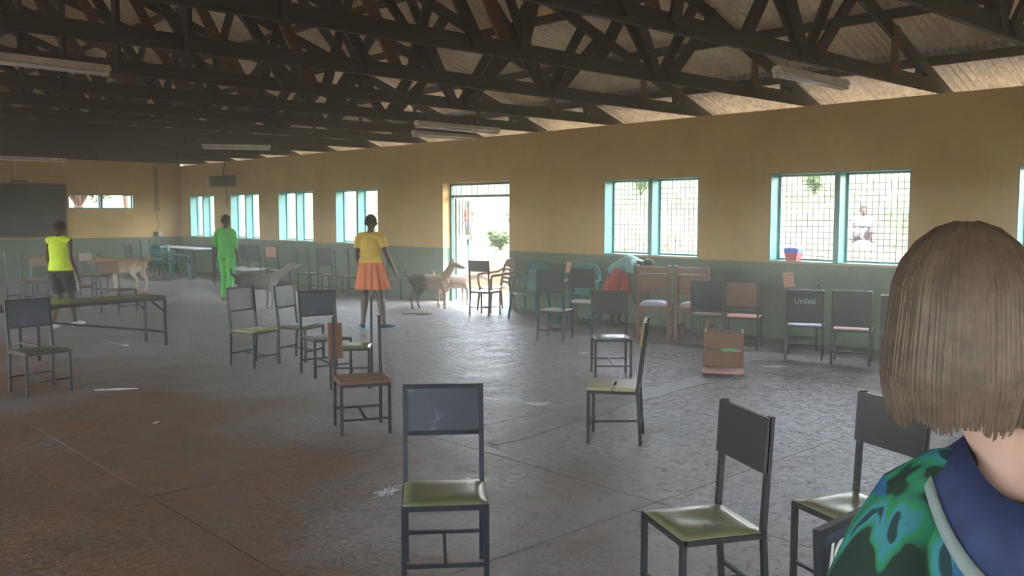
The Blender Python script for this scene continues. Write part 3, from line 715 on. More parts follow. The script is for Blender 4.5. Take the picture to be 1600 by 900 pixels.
# ------------------------------------------------------------------ tables
t = thing('long_table', 'long low table with olive-brown top and steel legs, left side of the floor', 'table', (0, 0, 0))
A_, B_ = Vector((2.45, 10.58, 0)), Vector((4.33, 10.86, 0)); ax = (B_-A_).normalized(); pv = Vector((-ax.y, ax.x, 0)); pv = pv if pv.y > 0 else -pv
L_ = (B_-A_).length; TZ = .61
mt = Matrix((ax, pv, Vector((0, 0, 1)))).transposed().to_4x4(); mt.translation = A_
t.matrix_world = mt
t.location = A_; t.rotation_euler = mt.to_euler()
B().bbox(0, L_, 0, .50, TZ-.02, TZ, .004).build('table_top', 'table_top', t)
b = B(); b.bar((.02, .02, TZ-.035), (L_-.02, .02, TZ-.035), .03); b.bar((.02, .48, TZ-.035), (L_-.02, .48, TZ-.035), .03); b.bar((.02, .02, TZ-.035), (.02, .48, TZ-.035), .03); b.bar((L_-.02, .02, TZ-.035), (L_-.02, .48, TZ-.035), .03)
b.build('table_frame', 'frame', t)
for x in (.38, L_-.02):
    for y in (.02, .48):
        B().bar((x, y, 0), (x, y, TZ-.04), .032).build('leg', 'frame', t)
        s = 1 if x < 1 else -1
        B().bar((x, y, TZ-.2), (x+.18*s, y, TZ-.04), .02).build('brace', 'frame', t)
        if x < 1: B().bar((x, y, TZ-.2), (x-.18, y, TZ-.04), .02).build('brace', 'frame', t)
    B().bar((x, .02, .16), (x, .48, .16), .025).build('stretcher', 'frame', t)
B().bar((L_-.02, .25, .16), (.38, .25, .42), .025).build('stretcher', 'frame', t)

t = thing('white_table', 'long table with white top in the far corner under the first window', 'table', (9.5, 22.55, 0))
B().bbox(-.3, .3, -1.25, 1.25, .735, .76, .004).build('table_top', 'table_white', t)
for y in (-1.1, 1.1):
    for x in (-.25, .25): B().bar((x, y, 0), (x, y, .735), .035).build('leg', 'frame', t)
    B().bar((-.25, y, .15), (.25, y, .15), .025).build('stretcher', 'frame', t)
b = B(); b.bar((-.25, -1.1, .71), (-.25, 1.1, .71), .03); b.bar((.25, -1.1, .71), (.25, 1.1, .71), .03); b.build('table_frame', 'frame', t)
plastic_chair(8.95, 22.35, 10, 'teal plastic armchair pushed against the white table in the far corner', 'teal_plastic')
plastic_chair(8.95, 21.5, -30, 'teal plastic armchair right of the white table in the far corner', 'teal_plastic')
# low white table behind the grey goat
t = thing('low_table', 'low steel table with pale top behind the person in green', 'table', (8.95, 18.3, 0), R(0))
B().bbox(-.22, .22, -.55, .55, .40, .42, .004).build('table_top', 'table_white', t)
for y in (-.5, .5):
    for x in (-.18, .18): B().bar((x, y, 0), (x, y, .40), .03).build('leg', 'frame', t)
    B().bar((-.18, y, .12), (.18, y, .12), .02).build('stretcher', 'frame', t)

# ------------------------------------------------------------------ fixtures
def light(x, y, z, L, deg, label, hang):
    t = thing('tube_light', label, 'light', (x, y, z), R(deg), 'fluorescent tube lights under the trusses')
    b = B(); b.add([(-L/2, -.03, .05), (L/2, -.03, .05), (L/2, .03, .05), (-L/2, .03, .05), (-L/2, -.05, 0), (L/2, -.05, 0), (L/2, .05, 0), (-L/2, .05, 0)],
                   [(0,1,2,3),(7,6,5,4),(0,4,5,1),(1,5,6,2),(2,6,7,3),(3,7,4,0)]); b.build('housing', 'white', t)
    for s in (1, -1):
        tb = B().tube([(-L/2+.05, s*.028, -.028), (L/2-.05, s*.028, -.028)], .014, 8).build('lamp_tube', 'tube', t, True)
        for e in (1, -1): B().box(e*(L/2-.035)-.018, e*(L/2-.035)+.018, s*.028-.014, s*.028+.014, -.045, 0).build('end_holder', 'white', tb)
    for e in (-.35, .35): B().tube([(e*L, 0, .05), (e*L, .01, .05+hang)], .004, 5).build('hanging_wire', 'cable', t)
light(7.47, 4.11, 2.80, 1.22, 0, 'twin tube light hanging below the trusses at the upper right', .16)
light(8.05, 9.75, 2.80, 1.5, 1, 'twin tube light hanging below the trusses above the doorway', .16)
light(8.9, 11.1, 2.82, 1.3, 1, 'second tube light just beyond the one above the doorway', .14)
light(7.55, 15.5, 2.82, 1.2, -28, 'tube light hanging above the person in green', .14)
light(5.75, 21.6, 2.80, 1.45, 3, 'twin tube light hanging in front of the blackboard', .16)
light(2.05, 8.2, 2.85, 1.6, 4, 'long twin tube light at the upper left edge', .12)

bb = thing('blackboard', 'large dark blackboard with faint chalk writing on the far wall', 'blackboard', (0, 0, 0))
B().box(3.2, 7.27, Y1-.045, Y1-.012, 1.06, 2.34).build('board', 'board', bb)
for q in ((3.16, 7.31, 1.02, 1.06), (3.16, 7.31, 2.34, 2.38), (3.16, 3.2, 1.06, 2.34), (7.27, 7.31, 1.06, 2.34)): B().box(q[0], q[1], Y1-.055, Y1-.002, q[2], q[3]).build('frame_rail', 'wood_brown', bb)
rn = random.Random(21); ck = B()
for row in range(7):
    x = 5.0+rn.random()*.3
    while x < 6.95:
        w = .12+.25*rn.random(); z = 2.16-row*.13+rn.random()*.02; n = int(w/.035)
        if rn.random() > .3:
            for i in range(n): ck.bar((x+i*.035, Y1-.047, z+.03*rn.random()), (x+(i+1)*.035, Y1-.047, z+.03*rn.random()), .006, .003)
        x += w+.06
ck.build('chalk_writing', 'strap', bb, kind='stuff')
o = thing('wall_lamp', 'small strip lamp on a cord above the blackboard', 'lamp', (6.2, Y1-.10, 2.42))
B().box(-.27, .27, -.04, .04, -.03, .03).build('housing', 'pipe', o)
for e in (-.27, .22): B().box(e, e+.06, -.045, .045, -.035, .035).build('end_cap', 'white', o)
B().tube([(-.05, 0, .03), (-.06, -.02, .25), (-.05, -.01, .50)], .012, 6).build('cord', 'white', o)
cd = thing('cable_conduit', 'brown cable conduit with a wire down to a small white socket, far wall corner', 'conduit', (9.62, Y1, 0))
B().box(-.05, .05, -.03, -.001, 1.78, 2.9).build('pipe', 'pipe', cd)
B().box(-.06, .06, -.04, -.001, 1.70, 1.79).build('junction_box', 'wood_red', cd)
B().tube([(0, -.02, 1.70), (-.02, -.03, 1.5), (.04, -.03, 1.35), (-.03, -.03, 1.15)], .008, 6).build('wire', 'dark', cd)
sk = B().box(-.11, .04, -.05, -.001, 1.0, 1.13).build('socket_box', 'dark', cd)
B().box(.0, .11, -.07, -.045, 1.02, 1.12).build('plug', 'white', sk)
sp = thing('wall_box', 'dark metal box with a vent, mounted on the wall above the windows near the corner', 'box', (X1, 21.75, 2.30), 0)
B().bbox(-.24, -.002, -.52, .48, 0, .27, .01).build('body', 'back_grey', sp)
for i in range(4): B().box(-.247, -.24, -.44, .12, .05+i*.05, .07+i*.05).build('vent_slat', 'dark', sp)
B().box(-.30, -.24, .44, .50, .02, .25).build('bracket', 'white', sp)
B().tube([(-.12, -.08, .27), (-.10, -.06, .45), (-.05, -.05, .62)], .02, 6).build('cable', 'pipe', sp)
B().tube([(-.03, -.02, 0), (-.03, -.03, -.3), (-.03, -.02, -.5)], [.006, .006, .012], 6).build('pull_cord', 'dark', sp)

tb = thing('lidded_tub', 'red plastic tub with a blue lid on the large window sill', 'tub', (X1+.12, 5.93, WZ[0]+.013))
b = B(); b.add([(-.06, -.07, 0), (.06, -.07, 0), (.06, .07, 0), (-.06, .07, 0), (-.075, -.09, .10), (.075, -.09, .10), (.075, .09, .10), (-.075, .09, .10)], [(3,2,1,0),(4,5,6,7),(0,1,5,4),(1,2,6,5),(2,3,7,6),(3,0,4,7)]); b.build('tub', 'red_plastic', tb)
B().bbox(-.085, .085, -.10, .10, .10, .165, .015).build('lid', 'blue_plastic', tb)

# ------------------------------------------------------------------ litter and painted sun spots on the floor
def scrap(name, label, cat, x, y, w, l, deg, mat='paper', seed=1, h=.012):
    rn = random.Random(seed); jag = mat == 'sun_spot'; n = 60 if jag else 14; vs = [(0, 0, h)]
    for k in range(n):
        a = 2*math.pi*k/n; r = (.25+.95*rn.random()**1.5) if jag else .75+.35*rn.random(); vs.append((l/2*r*math.cos(a), w/2*r*math.sin(a), .0015+h*.4*rn.random()))
    N = len(vs); vs += [(a, b_, .0006) for a, b_, _ in vs]
    fs = [(0, 1+k, 1+(k+1) % n) for k in range(n)] + [(N, N+1+(k+1) % n, N+1+k) for k in range(n)] + [(1+k, N+1+k, N+1+(k+1) % n, 1+(k+1) % n) for k in range(n)]
    o = B().add(vs, fs).build(name, mat, loc=(x, y, .0), rot=(0, 0, R(deg))); return tag(o, label, cat, 'litter on the floor')
scrap('paper_strip', 'long white strip of paper on the brown floor at left', 'paper', 2.87, 8.42, .09, .40, -30, seed=3)
scrap('sun_spot_patch', 'painted splash of sunlight on the floor left of the nearest middle chair', 'light spot', 2.93, 4.20, .13, .30, 25, 'sun_spot', 4, .004)  # sunlight falling through roof holes, modelled as a white patch
scrap('scrap_and_sun_spot', 'painted spot of sunlight on the floor, left of the tan-seated chair', 'paper', 5.25, 5.34, .13, .26, -40, seed=5)  # sun through the roof, drawn as a flat white piece
scrap('scrap_and_sun_spot', 'small painted spot of sunlight on the floor below the dark-backed chair by the wall', 'paper', 8.39, 4.96, .12, .28, -35, seed=6)  # another sun spot, laid on the floor as pale geometry
scrap('scrap_and_sun_spot', 'small white scrap beside the foot of the tall dark-backed chair', 'paper', 7.6, 6.95, .06, .16, -40, seed=7)
scrap('scrap_and_sun_spot', 'small white crumb of paper under the long table, right end', 'paper', 3.95, 11.2, .06, .10, 10, seed=8)
scrap('scrap_and_sun_spot', 'crumpled white scrap on the floor below the boy, left', 'paper', 3.05, 12.3, .06, .14, 10, seed=9)
scrap('scrap_and_sun_spot', 'tiny pale scrap on the brown floor in front of the paper strip', 'paper', 2.62, 6.85, .03, .07, 40, seed=10)
for k in range(2):
    s = thing('sandal', ['brown sandal lying on the floor before the doorway, left of its pair', 'brown sandal lying on the floor before the doorway, right of its pair'][k], 'sandal', (8.54+k*.16, 11.62-k*.20, 0), R(-35+k*25), 'pair of sandals')
    b = B(); b.tube([(-.12, 0, .012), (-.05, 0, .012), (.05, 0, .012), (.13, 0, .012)], [(.012, .03), (.012, .035), (.012, .042), (.012, .03)], 10, side=(0, 1, 0)); b.build('sole', 'wood_red', s, True)
    for x in (.04, -.03): B().tube([(x, -.04, .015), (x+.005, -.02, .05), (x+.005, .02, .05), (x, .04, .015)], .008, 6).build('strap_band', 'seat_pale', s, True)

# ------------------------------------------------------------------ people
def lerp(a, b, t): return Vector(a)*(1-t)+Vector(b)*t
BASE = dict(hip=(0, 0, .86), waist=(0, 0, 1.02), chest=(.0, 0, 1.19), neck=(-.01, 0, 1.33), head=(.02, 0, 1.475), face=(1, 0, 0), up=(0, 0, 1),
    shL=(-.01, .155, 1.285), elL=(-.04, .21, 1.03), wrL=(.03, .215, .80), hipL=(0, .08, .84), knL=(.02, .085, .46), anL=(-.02, .085, .075), toeL=(.14, .10, .03),
    shR=(-.01, -.155, 1.285), elR=(-.04, -.21, 1.03), wrR=(.03, -.215, .80), hipR=(0, -.08, .84), knR=(.02, -.085, .46), anR=(-.02, -.085, .075), toeR=(.14, -.10, .03))
def hand(b, wr, d, inward, s):
    wr, d, inward = Vector(wr), Vector(d).normalized(), Vector(inward).normalized(); side = d.cross(inward).normalized()
    b.tube([wr, wr+d*.05*s, wr+d*.085*s], [(.022*s, .024*s), (.016*s, .038*s), (.014*s, .036*s)], 10, side=tuple(side), round_cap=True)
    for k, ln in enumerate((.062, .072, .067, .052)):
        o = side*((1.5-k)*.021*s); p = wr+d*.085*s+o; q = p+d*ln*.5*s+inward*.006*s; r = p+d*ln*.95*s+inward*.024*s
        b.tube([p-d*.015*s, q, r], [.0092*s, .0088*s, .0078*s], 6, round_cap=True)
    p = wr+d*.03*s+side*.03*s; b.tube([p, p+d*.03*s+side*.024*s+inward*.01*s, p+d*.06*s+side*.03*s+inward*.02*s], [.013*s, .011*s, .009*s], 6, round_cap=True)
def body_builder(J, s, gaze=None):
    b = B(); V = {k: Vector(v) for k, v in J.items()}
    sd = (V['shL']-V['shR']).normalized(); sdt = tuple(sd)
    b.tube([V['hip']-(V['waist']-V['hip'])*.35, V['hip'], V['waist'], V['chest'], lerp(V['chest'], V['neck'], .6)], [(.085*s, .125*s), (.10*s, .145*s), (.082*s, .12*s), (.095*s, .14*s), (.07*s, .12*s)], 16, side=sdt, round_cap=True)
    b.tube([lerp(V['shL'], V['shR'], .08), lerp(V['shL'], V['shR'], .5)+Vector((0, 0, .02*s)), lerp(V['shL'], V['shR'], .92)], [.05*s, .058*s, .05*s], 10, round_cap=True)
    up = V['up'].normalized(); fc = (V['face']-up*V['face'].dot(up)).normalized(); hs = up.cross(fc).normalized(); h = V['head']
    b.tube([lerp(V['chest'], V['neck'], .7), V['neck'], h-up*.05*s], [.06*s, .046*s, .046*s], 10, round_cap=True)
    hm = Matrix((fc, hs, up)).transposed().to_4x4(); hm.translation = h
    hb = B(); hb.ball((-.008*s, 0, .022*s), (.094*s, .076*s, .092*s), 16, 12); hb.tube([(.0, 0, .02*s), (.022*s, 0, -.05*s), (.04*s, 0, -.092*s)], [(.08*s, .068*s), (.064*s, .056*s), (.036*s, .034*s)], 14, side=(0, 1, 0), round_cap=True)
    hb.tube([(.088*s, 0, .02*s), (.104*s, 0, -.012*s), (.098*s, 0, -.024*s)], [(.008*s, .009*s), (.012*s, .014*s), (.008*s, .016*s)], 8, side=(0, 1, 0), round_cap=True)
    hb.tube([(.082*s, -.022*s, -.055*s), (.094*s, 0, -.054*s), (.082*s, .022*s, -.055*s)], .009*s, 6, round_cap=True)
    for q in (1, -1): hb.tube([(-.01*s, q*.078*s, .022*s), (-.016*s, q*.09*s, -.004*s), (-.006*s, q*.08*s, -.028*s)], [(.014*s, .007*s), (.018*s, .008*s), (.01*s, .007*s)], 8, side=(0, 1, 0), round_cap=True)
    b.add([tuple(hm @ Vector(p)) for p in hb.v], hb.f)
    for q in 'LR':
        sh, el, wr, hp, kn, an, toe = (V[k+q] for k in ('sh', 'el', 'wr', 'hip', 'kn', 'an', 'toe'))
        b.tube([sh, lerp(sh, el, .35), lerp(sh, el, .9), el, lerp(el, wr, .3), wr], [.048*s, .044*s, .034*s, .034*s, .036*s, .023*s], 10, round_cap=True)
        hand(b, wr, (wr-el), -sd if q == 'L' else sd, s)
        b.tube([hp+Vector((0, 0, .02*s)), lerp(hp, kn, .35), lerp(hp, kn, .92), kn, lerp(kn, an, .3), lerp(kn, an, .75), an], [.088*s, .078*s, .055*s, .052*s, .055*s, .038*s, .034*s], 12, round_cap=True)
        dr_ = (toe-an); dr_.z = 0; dr_.normalize(); sdv = Vector((-dr_.y, dr_.x, 0))
        heel = Vector((an.x, an.y, toe.z))-dr_*.045*s
        b.tube([heel, Vector((an.x, an.y, toe.z+.012*s))+dr_*.02*s, toe-dr_*.03*s, toe+dr_*.035*s], [(.028*s, .03*s), (.036*s, .034*s), (.024*s, .042*s), (.014*s, .034*s)], 10, side=tuple(sdv), round_cap=True)
        b.tube([an, Vector((an.x, an.y, toe.z))], .033*s, 8, round_cap=True)
    return b, hm, sd
def person(label, loc, deg, H, skin='skin', J=None, hair='hair_black', shirt=None, sleeve=.5, bottom=None, bottom_kind='skirt', shoes=None, voxel=.011, hair_long=False, shirt_len=.25, rot=None, hem=None):
    s = H/1.58; jj = dict(BASE); jj.update(J or {}); jj = {k: (tuple(c*s for c in v) if k not in ('face', 'up') else v) for k, v in jj.items()}
    t = thing('person', label, 'person', loc, R(deg), None, rot); b, hm, sd = body_builder(jj, s); sdt = tuple(sd)
    bd = link('body', remesh(b, voxel, 4, skin, 'body'), t); V = {k: Vector(v) for k, v in jj.items()}
    for q in (1, -1):
        e = B().ball(hm @ Vector((.083*s, q*.032*s, .012*s)), .0125*s, 8, 6); e.build('eye', 'eye', bd, True)
        B().ball(hm @ Vector((.0915*s, q*.032*s, .012*s)), .0065*s, 8, 6).build('pupil', 'dark', bd, True)
    if hair and not hair_long:
        hb = B(); n = 18; rows_ = 8
        vs = [(-.010*s, 0, .124*s)]
        for i in range(1, rows_+1):
            for k in range(n):
                ph = 2*math.pi*k/n; mx_ = 1.05 if math.cos(ph) > .35 else (1.5 if math.cos(ph) > -.25 else 2.05); th_ = mx_*i/rows_
                vs.append(((-.010+.100*math.sin(th_)*math.cos(ph))*s, .083*math.sin(th_)*math.sin(ph)*s, (.022+.102*math.cos(th_))*s))
        fs = [(0, 1+k, 1+(k+1) % n) for k in range(n)]
        for i in range(rows_-1): fs += [(1+i*n+k, 1+(i+1)*n+k, 1+(i+1)*n+(k+1) % n, 1+i*n+(k+1) % n) for k in range(n)]
        hb.add([tuple(hm @ Vector(p)) for p in vs], fs).build('hair', hair, bd, True)
    if shirt:
        g = .016*s; b = B()
        lo = V['hip']+(V['waist']-V['hip'])*(1-shirt_len*4)
        b.tube([lo, V['hip'] if shirt_len > .25 else lerp(lo, V['waist'], .4), V['waist'], V['chest'], lerp(V['chest'], V['neck'], .55), lerp(V['chest'], V['neck'], .82)], [(.130*s, .176*s), (.127*s, .173*s), (.108*s, .144*s), (.112*s, .158*s), (.088*s, .135*s), (.055*s, .08*s)], 20, side=sdt)
        b.tube([lerp(V['shL'], V['shR'], .05), lerp(V['shL'], V['shR'], .5)+Vector((0, 0, .012*s)), lerp(V['shL'], V['shR'], .95)], [.062*s, .064*s, .062*s], 12, round_cap=True)
        for q in 'LR':
            sh, el, wr = V['sh'+q], V['el'+q], V['wr'+q]
            if sleeve > 0:
                if sleeve <= 1: b.tube([sh, lerp(sh, el, sleeve*.5), lerp(sh, el, sleeve)], [.064*s, .062*s, .062*s], 12, side=sdt)
                else: b.tube([sh, lerp(sh, el, .5), el, lerp(el, wr, (sleeve-1))], [.064*s, .058*s, .052*s, .045*s], 12, side=sdt)
        link('shirt', remesh(b, voxel, 2, shirt, 'shirt'), t)
    if bottom:
        b = B()
        if bottom_kind == 'skirt':
            n = 64; vs = []; fs = []; m_ = 9; top_ = lerp(V['hip'], V['waist'], .75); bot = lerp(V['knL'], V['knR'], .5)*.75+lerp(V['hipL'], V['hipR'], .5)*.25
            if hem: bot = Vector(hem)*s
            for i in range(m_):
                f = i/(m_-1); c = lerp(top_, bot, f); fo = f*.030*s
                for k in range(n):
                    a = 2*math.pi*k/n; r = 1+0*f; rx_, ry_ = (.112+.075*f**.8)*s, (.150+.075*f**.8)*s
                    w = fo*math.sin(a*14+f*.6)+.006*f*math.sin(a*5+f*2); vs.append((c.x+(rx_+w)*math.cos(a), c.y+(ry_+w)*math.sin(a), c.z))
            for i in range(m_-1): fs += [(i*n+k, (i+1)*n+k, (i+1)*n+(k+1) % n, i*n+(k+1) % n) for k in range(n)]
            N = len(vs); fs.append(tuple(range(n)))
            sk_ = B().add(vs, fs).build('skirt', bottom, t, True)
        else:
            ln = {'shorts': .85, 'trousers': 1.95, 'capri': 1.4}[bottom_kind]
            b.tube([lerp(V['hip'], V['waist'], .55), V['hip'], V['hip']-(V['waist']-V['hip'])*.3], [(.106*s, .146*s), (.114*s, .160*s), (.10*s, .152*s)], 18, side=sdt)
            for q in 'LR':
                hp, kn, an = V['hip'+q], V['kn'+q], V['an'+q]
                if ln <= 1: b.tube([hp, lerp(hp, kn, .4), lerp(hp, kn, ln)], [.102*s, .098*s, .092*s], 14)
                else: b.tube([hp, lerp(hp, kn, .5), kn, lerp(kn, an, .5), lerp(kn, an, ln-1)], [.102*s, .088*s, .072*s, .064*s, .058*s], 14)
            link(bottom_kind if bottom_kind != 'capri' else 'trousers', remesh(b, voxel, 2, bottom, 'trousers'), t)
    if shoes:
        for q in 'LR':
            an, toe = V['an'+q], V['toe'+q]; d = toe-an; d.z = 0; d.normalize(); sdv = Vector((-d.y, d.x, 0)); f = Vector((an.x, an.y, toe.z))
            flat = shoes in ('blue_foam', 'seat_pale'); b = B()
            if flat:
                z_ = toe.z-.026*s
                b.tube([f-d*.085*s+Vector((0, 0, z_-f.z)), f+Vector((0, 0, z_-f.z)), Vector((toe.x, toe.y, z_)), Vector((toe.x, toe.y, z_))+d*.07*s], [(.01, .036*s), (.011, .042*s), (.011, .052*s), (.01, .036*s)], 10, side=tuple(sdv), round_cap=True)
                so = b.build('sandal_sole', shoes, t, True)
                c = Vector((toe.x, toe.y, toe.z)); B().tube([c-d*.03*s-sdv*.048*s+Vector((0, 0, -.02*s)), c-d*.02*s+Vector((0, 0, .030*s)), c-d*.03*s+sdv*.048*s+Vector((0, 0, -.02*s))], .009*s, 6).build('sandal_strap', shoes, so, True)
            else:
                b.tube([f-d*.06*s, f+d*.02*s+Vector((0, 0, .012*s)), toe-d*.02*s, toe+d*.05*s], [(.036*s, .038*s), (.045*s, .042*s), (.034*s, .05*s), (.02*s, .04*s)], 12, side=tuple(sdv), round_cap=True)
                so = b.build('shoe', shoes, t, True); so.location.z = max(0, .036*s - toe.z)
    return t
# girl, back to the viewer, weight on the left leg
person('girl in a yellow shirt and orange pleated skirt standing with her back turned', (7.10, 10.55, 0), 40, 1.585,
       J=dict(elL=(-.02, .20, 1.03), wrL=(.06, .17, .86), elR=(.0, -.22, 1.05), wrR=(.08, -.30, .84), knL=(.03, .10, .46), anL=(-.04, .11, .075), toeL=(.10, .17, .03), knR=(.0, -.13, .46), anR=(-.05, -.19, .075), toeR=(.06, -.28, .03), head=(.02, -.005, 1.475)),
       shirt='yellow_cloth', sleeve=.62, bottom='orange_cloth', bottom_kind='skirt', shoes='blue_foam', shirt_len=.16, voxel=.010)
# boy in neon vest walking off to the right
bo = person('boy in a neon yellow vest and black striped shorts walking behind the long table', (3.90, 13.5, 0), 48, 1.52,
       J=dict(knL=(.10, .085, .47), anL=(-.10, .085, .10), toeL=(.02, .10, .03), knR=(.14, -.085, .48), anR=(.22, -.085, .075), toeR=(.38, -.10, .03), elR=(-.10, -.21, 1.05), wrR=(.0, -.24, .80), elL=(.05, .21, 1.04), wrL=(.16, .20, .86), head=(.04, 0, 1.46)),
       shirt='neon_cloth', sleeve=0, bottom='black_cloth', bottom_kind='shorts', shoes='white_shoe', shirt_len=.27)
for k in range(3):
    for q in (-1, 1): B().tube([(.02+.022*k-.02, q*.155, .86), (.07+.022*k, q*.178, .66), (.11+.022*k, q*.176, .52)], .005, 5).build('side_stripe', 'paper', bo)
person('person in bright green shirt and trousers standing before the far windows', (7.32, 15.55, 0), 30, 1.58,
       J=dict(knL=(.06, .08, .47), anL=(.0, .085, .075), toeL=(.14, .11, .03), knR=(.02, -.07, .47), anR=(-.08, -.06, .08), toeR=(.07, -.06, .03), elL=(-.06, .21, 1.05), wrL=(.12, .12, .98), elR=(-.05, -.22, 1.05), wrR=(.05, -.22, .84)),
       shirt='green_cloth', sleeve=1.3, bottom='green_cloth', bottom_kind='trousers', shoes='seat_pale', shirt_len=.29)
# bending person behind the chairs
person('person in grey-teal shirt and red skirt bending over behind the row of chairs', (9.86, 8.42, 0), -90, 1.45,
       J=dict(hip=(0, 0, .84), waist=(.13, 0, .95), chest=(.30, 0, 1.02), neck=(.44, 0, 1.0), head=(.62, 0, .98), face=(.5, 0, -1), up=(1, 0, -.1),
              shL=(.40, .15, .99), elL=(.46, .2, .74), wrL=(.50, .17, .52), shR=(.40, -.15, .99), elR=(.46, -.2, .74), wrR=(.50, -.17, .52), knL=(.03, .1, .46), knR=(.03, -.1, .46)),
       shirt='teal_cloth', sleeve=.6, bottom='red_cloth', bottom_kind='skirt', hem=(-.01, 0, .50))
# outdoors
sx, sy = 21.37, 10.32
SIT = dict(hip=(0, 0, .12), waist=(-.03, 0, .28), chest=(.0, 0, .45), neck=(.03, 0, .58), head=(.07, 0, .73), shL=(.02, .155, .545), elL=(.16, .22, .36), wrL=(.30, .12, .36), shR=(.02, -.155, .545), elR=(.16, -.22, .36), wrR=(.30, -.12, .36),
    hipL=(.03, .09, .11), knL=(.36, .16, .34), anL=(.50, .12, .075), toeL=(.64, .14, .03), hipR=(.03, -.09, .11), knR=(.34, -.22, .22), anR=(.56, -.06, .075), toeR=(.70, -.05, .03))
person('person in a white shirt sitting on the ground outside the large mesh window', (sx, sy, ter(sx, sy)), 215, 1.7, J=SIT, shirt='white_cloth', sleeve=.7, bottom='dusk_cloth', bottom_kind='capri', shirt_len=.25, voxel=.013)
person('child in a teal and blue top outside, seen through the barred door', (17.35, 21.75, ter(17.35, 21.75)), 230, 1.15, shirt='blue_cloth', sleeve=.6, bottom='teal_cloth', bottom_kind='shorts', voxel=.016)
person('child in a red top outside, seen through the barred door', (17.7, 21.0, ter(17.7, 21.0)), 200, 1.15, shirt='red_cloth', sleeve=.6, bottom='dusk_cloth', bottom_kind='shorts', voxel=.016)
for k, (dx, dy, r, lab) in enumerate([(-1.1, .05, .22, 'pale rounded stone on the ground in front of the seated person, left'), (-1.0, -.5, .26, 'pale rounded stone in front of the seated person, right')]):
    x, y = sx+dx, sy+dy; rb = B().ball((0, 0, 0), (r, r*.8, r*.6), 14, 9); rn = random.Random(k)
    rb.v = [tuple(c*(1+.12*math.sin(7*p[0]+9*p[1]+k)) for c in p) for p in rb.v]
    tag(rb.build('stone', 'stone', None, True, loc=(x, y, ter(x, y)+r*.35)), lab, 'stone', 'stones outside')

ke = thing('brick_edging', 'low row of red bricks edging the path outside the middle mesh window', 'edging', (15.4, 11.2, ter(15.4, 11.2)))
bm_ = B().bbox(-.07, .07, -.13, .13, -.05, .10, .008).mesh('brick', 'wood_pink')
for k in range(15):
    y = -2.1+k*.29; link('brick', bm_, ke, loc=(.02*math.sin(k*2.1), y, ter(15.4, 11.2+y)-ter(15.4, 11.2)), rot=(0, 0, .06*math.sin(k*1.7)))
# woman in the foreground, back to the viewer
wx, wy = 1.360, .402
wm = person('woman with a brown bob in a blue and green print dress, seen from behind', (wx, wy, 0), 20, 1.575, skin='skin_light', hair=None,
            J=dict(hip=(0, 0, .84), waist=(0, 0, .99), chest=(0, 0, 1.13), shL=(-.02, .12, 1.125), shR=(-.02, -.12, 1.125), elL=(-.03, .205, .96), wrL=(.06, .23, .74), elR=(-.03, -.205, .96), wrR=(.06, -.23, .74), neck=(-.015, .03, 1.275), head=(.0, .09, 1.458)),
            shoes='dark', voxel=.008)
n = 72; vs = []; fs = []; rows_ = 30
for i in range(rows_+1):
    f = i/rows_; z = 1.195-f*(1.195-.42)
    if f < .08: rx_, ry_ = .095+.25*f, .125+.35*f
    else: rx_, ry_ = .115+.10*sst((f-.1)/.9)-.012*math.sin(math.pi*min(1, max(0, (f-.08)/.4))), .153+.11*sst((f-.25)/.75)
    for k in range(n):
        a = 2*math.pi*k/n; w = (.012*f)*math.sin(a*9+f*2)
        vs.append(((rx_+w)*math.cos(a)-.012, (ry_+w)*math.sin(a), z))
for i in range(rows_): fs += [(i*n+k, (i+1)*n+k, (i+1)*n+(k+1) % n, i*n+(k+1) % n) for k in range(n)]
dr_ = B().add(vs, fs).build('dress', 'batik', wm, True); so_ = dr_.modifiers.new('s', 'SOLIDIFY'); so_.thickness = .006
for s in (1, -1):
    b = B(); b.tube([(-.016, s*.045, 1.212), (-.018, s*.09, 1.196), (-.02, s*.128, 1.168), (-.024, s*.158, 1.115), (-.032, s*.19, 1.03), (-.02, s*.215, .92), (-.005, s*.225, .86)], [(.07, .035), (.078, .038), (.080, .05), (.078, .058), (.078, .062), (.08, .068), (.082, .07)], 24, side=(1, 0, 0), cap=False)
    b2 = b.build('sleeve', 'batik', dr_, True); m_ = b2.modifiers.new('s', 'SOLIDIFY'); m_.thickness = .004
def band(r0, r1, mat, nm, thick):
    vs = []; fs = []; n = 56
    for k in range(n):
        a = 2*math.pi*k/n; bk_ = max(0, -math.cos(a))**1.5; sd_ = abs(math.sin(a))
        for (rx_, ry_, z, dr) in (r0, r1): vs.append((rx_*math.cos(a)-.014-.42*dr*bk_, ry_*math.sin(a), z-dr*bk_))
    for k in range(n): j = (k+1) % n; fs.append((2*k, 2*k+1, 2*j+1, 2*j))
    o = B().add(vs, fs).build(nm, mat, dr_, True); q = o.modifiers.new('s', 'SOLIDIFY'); q.thickness = thick; q.offset = 1
band((.066, .082, 1.282, .06), (.098, .124, 1.243, .125), 'navy_trim', 'neck_band', .006)
band((.0975, .123, 1.245, .125), (.103, .132, 1.233, .138), 'strap', 'neck_piping', .009)
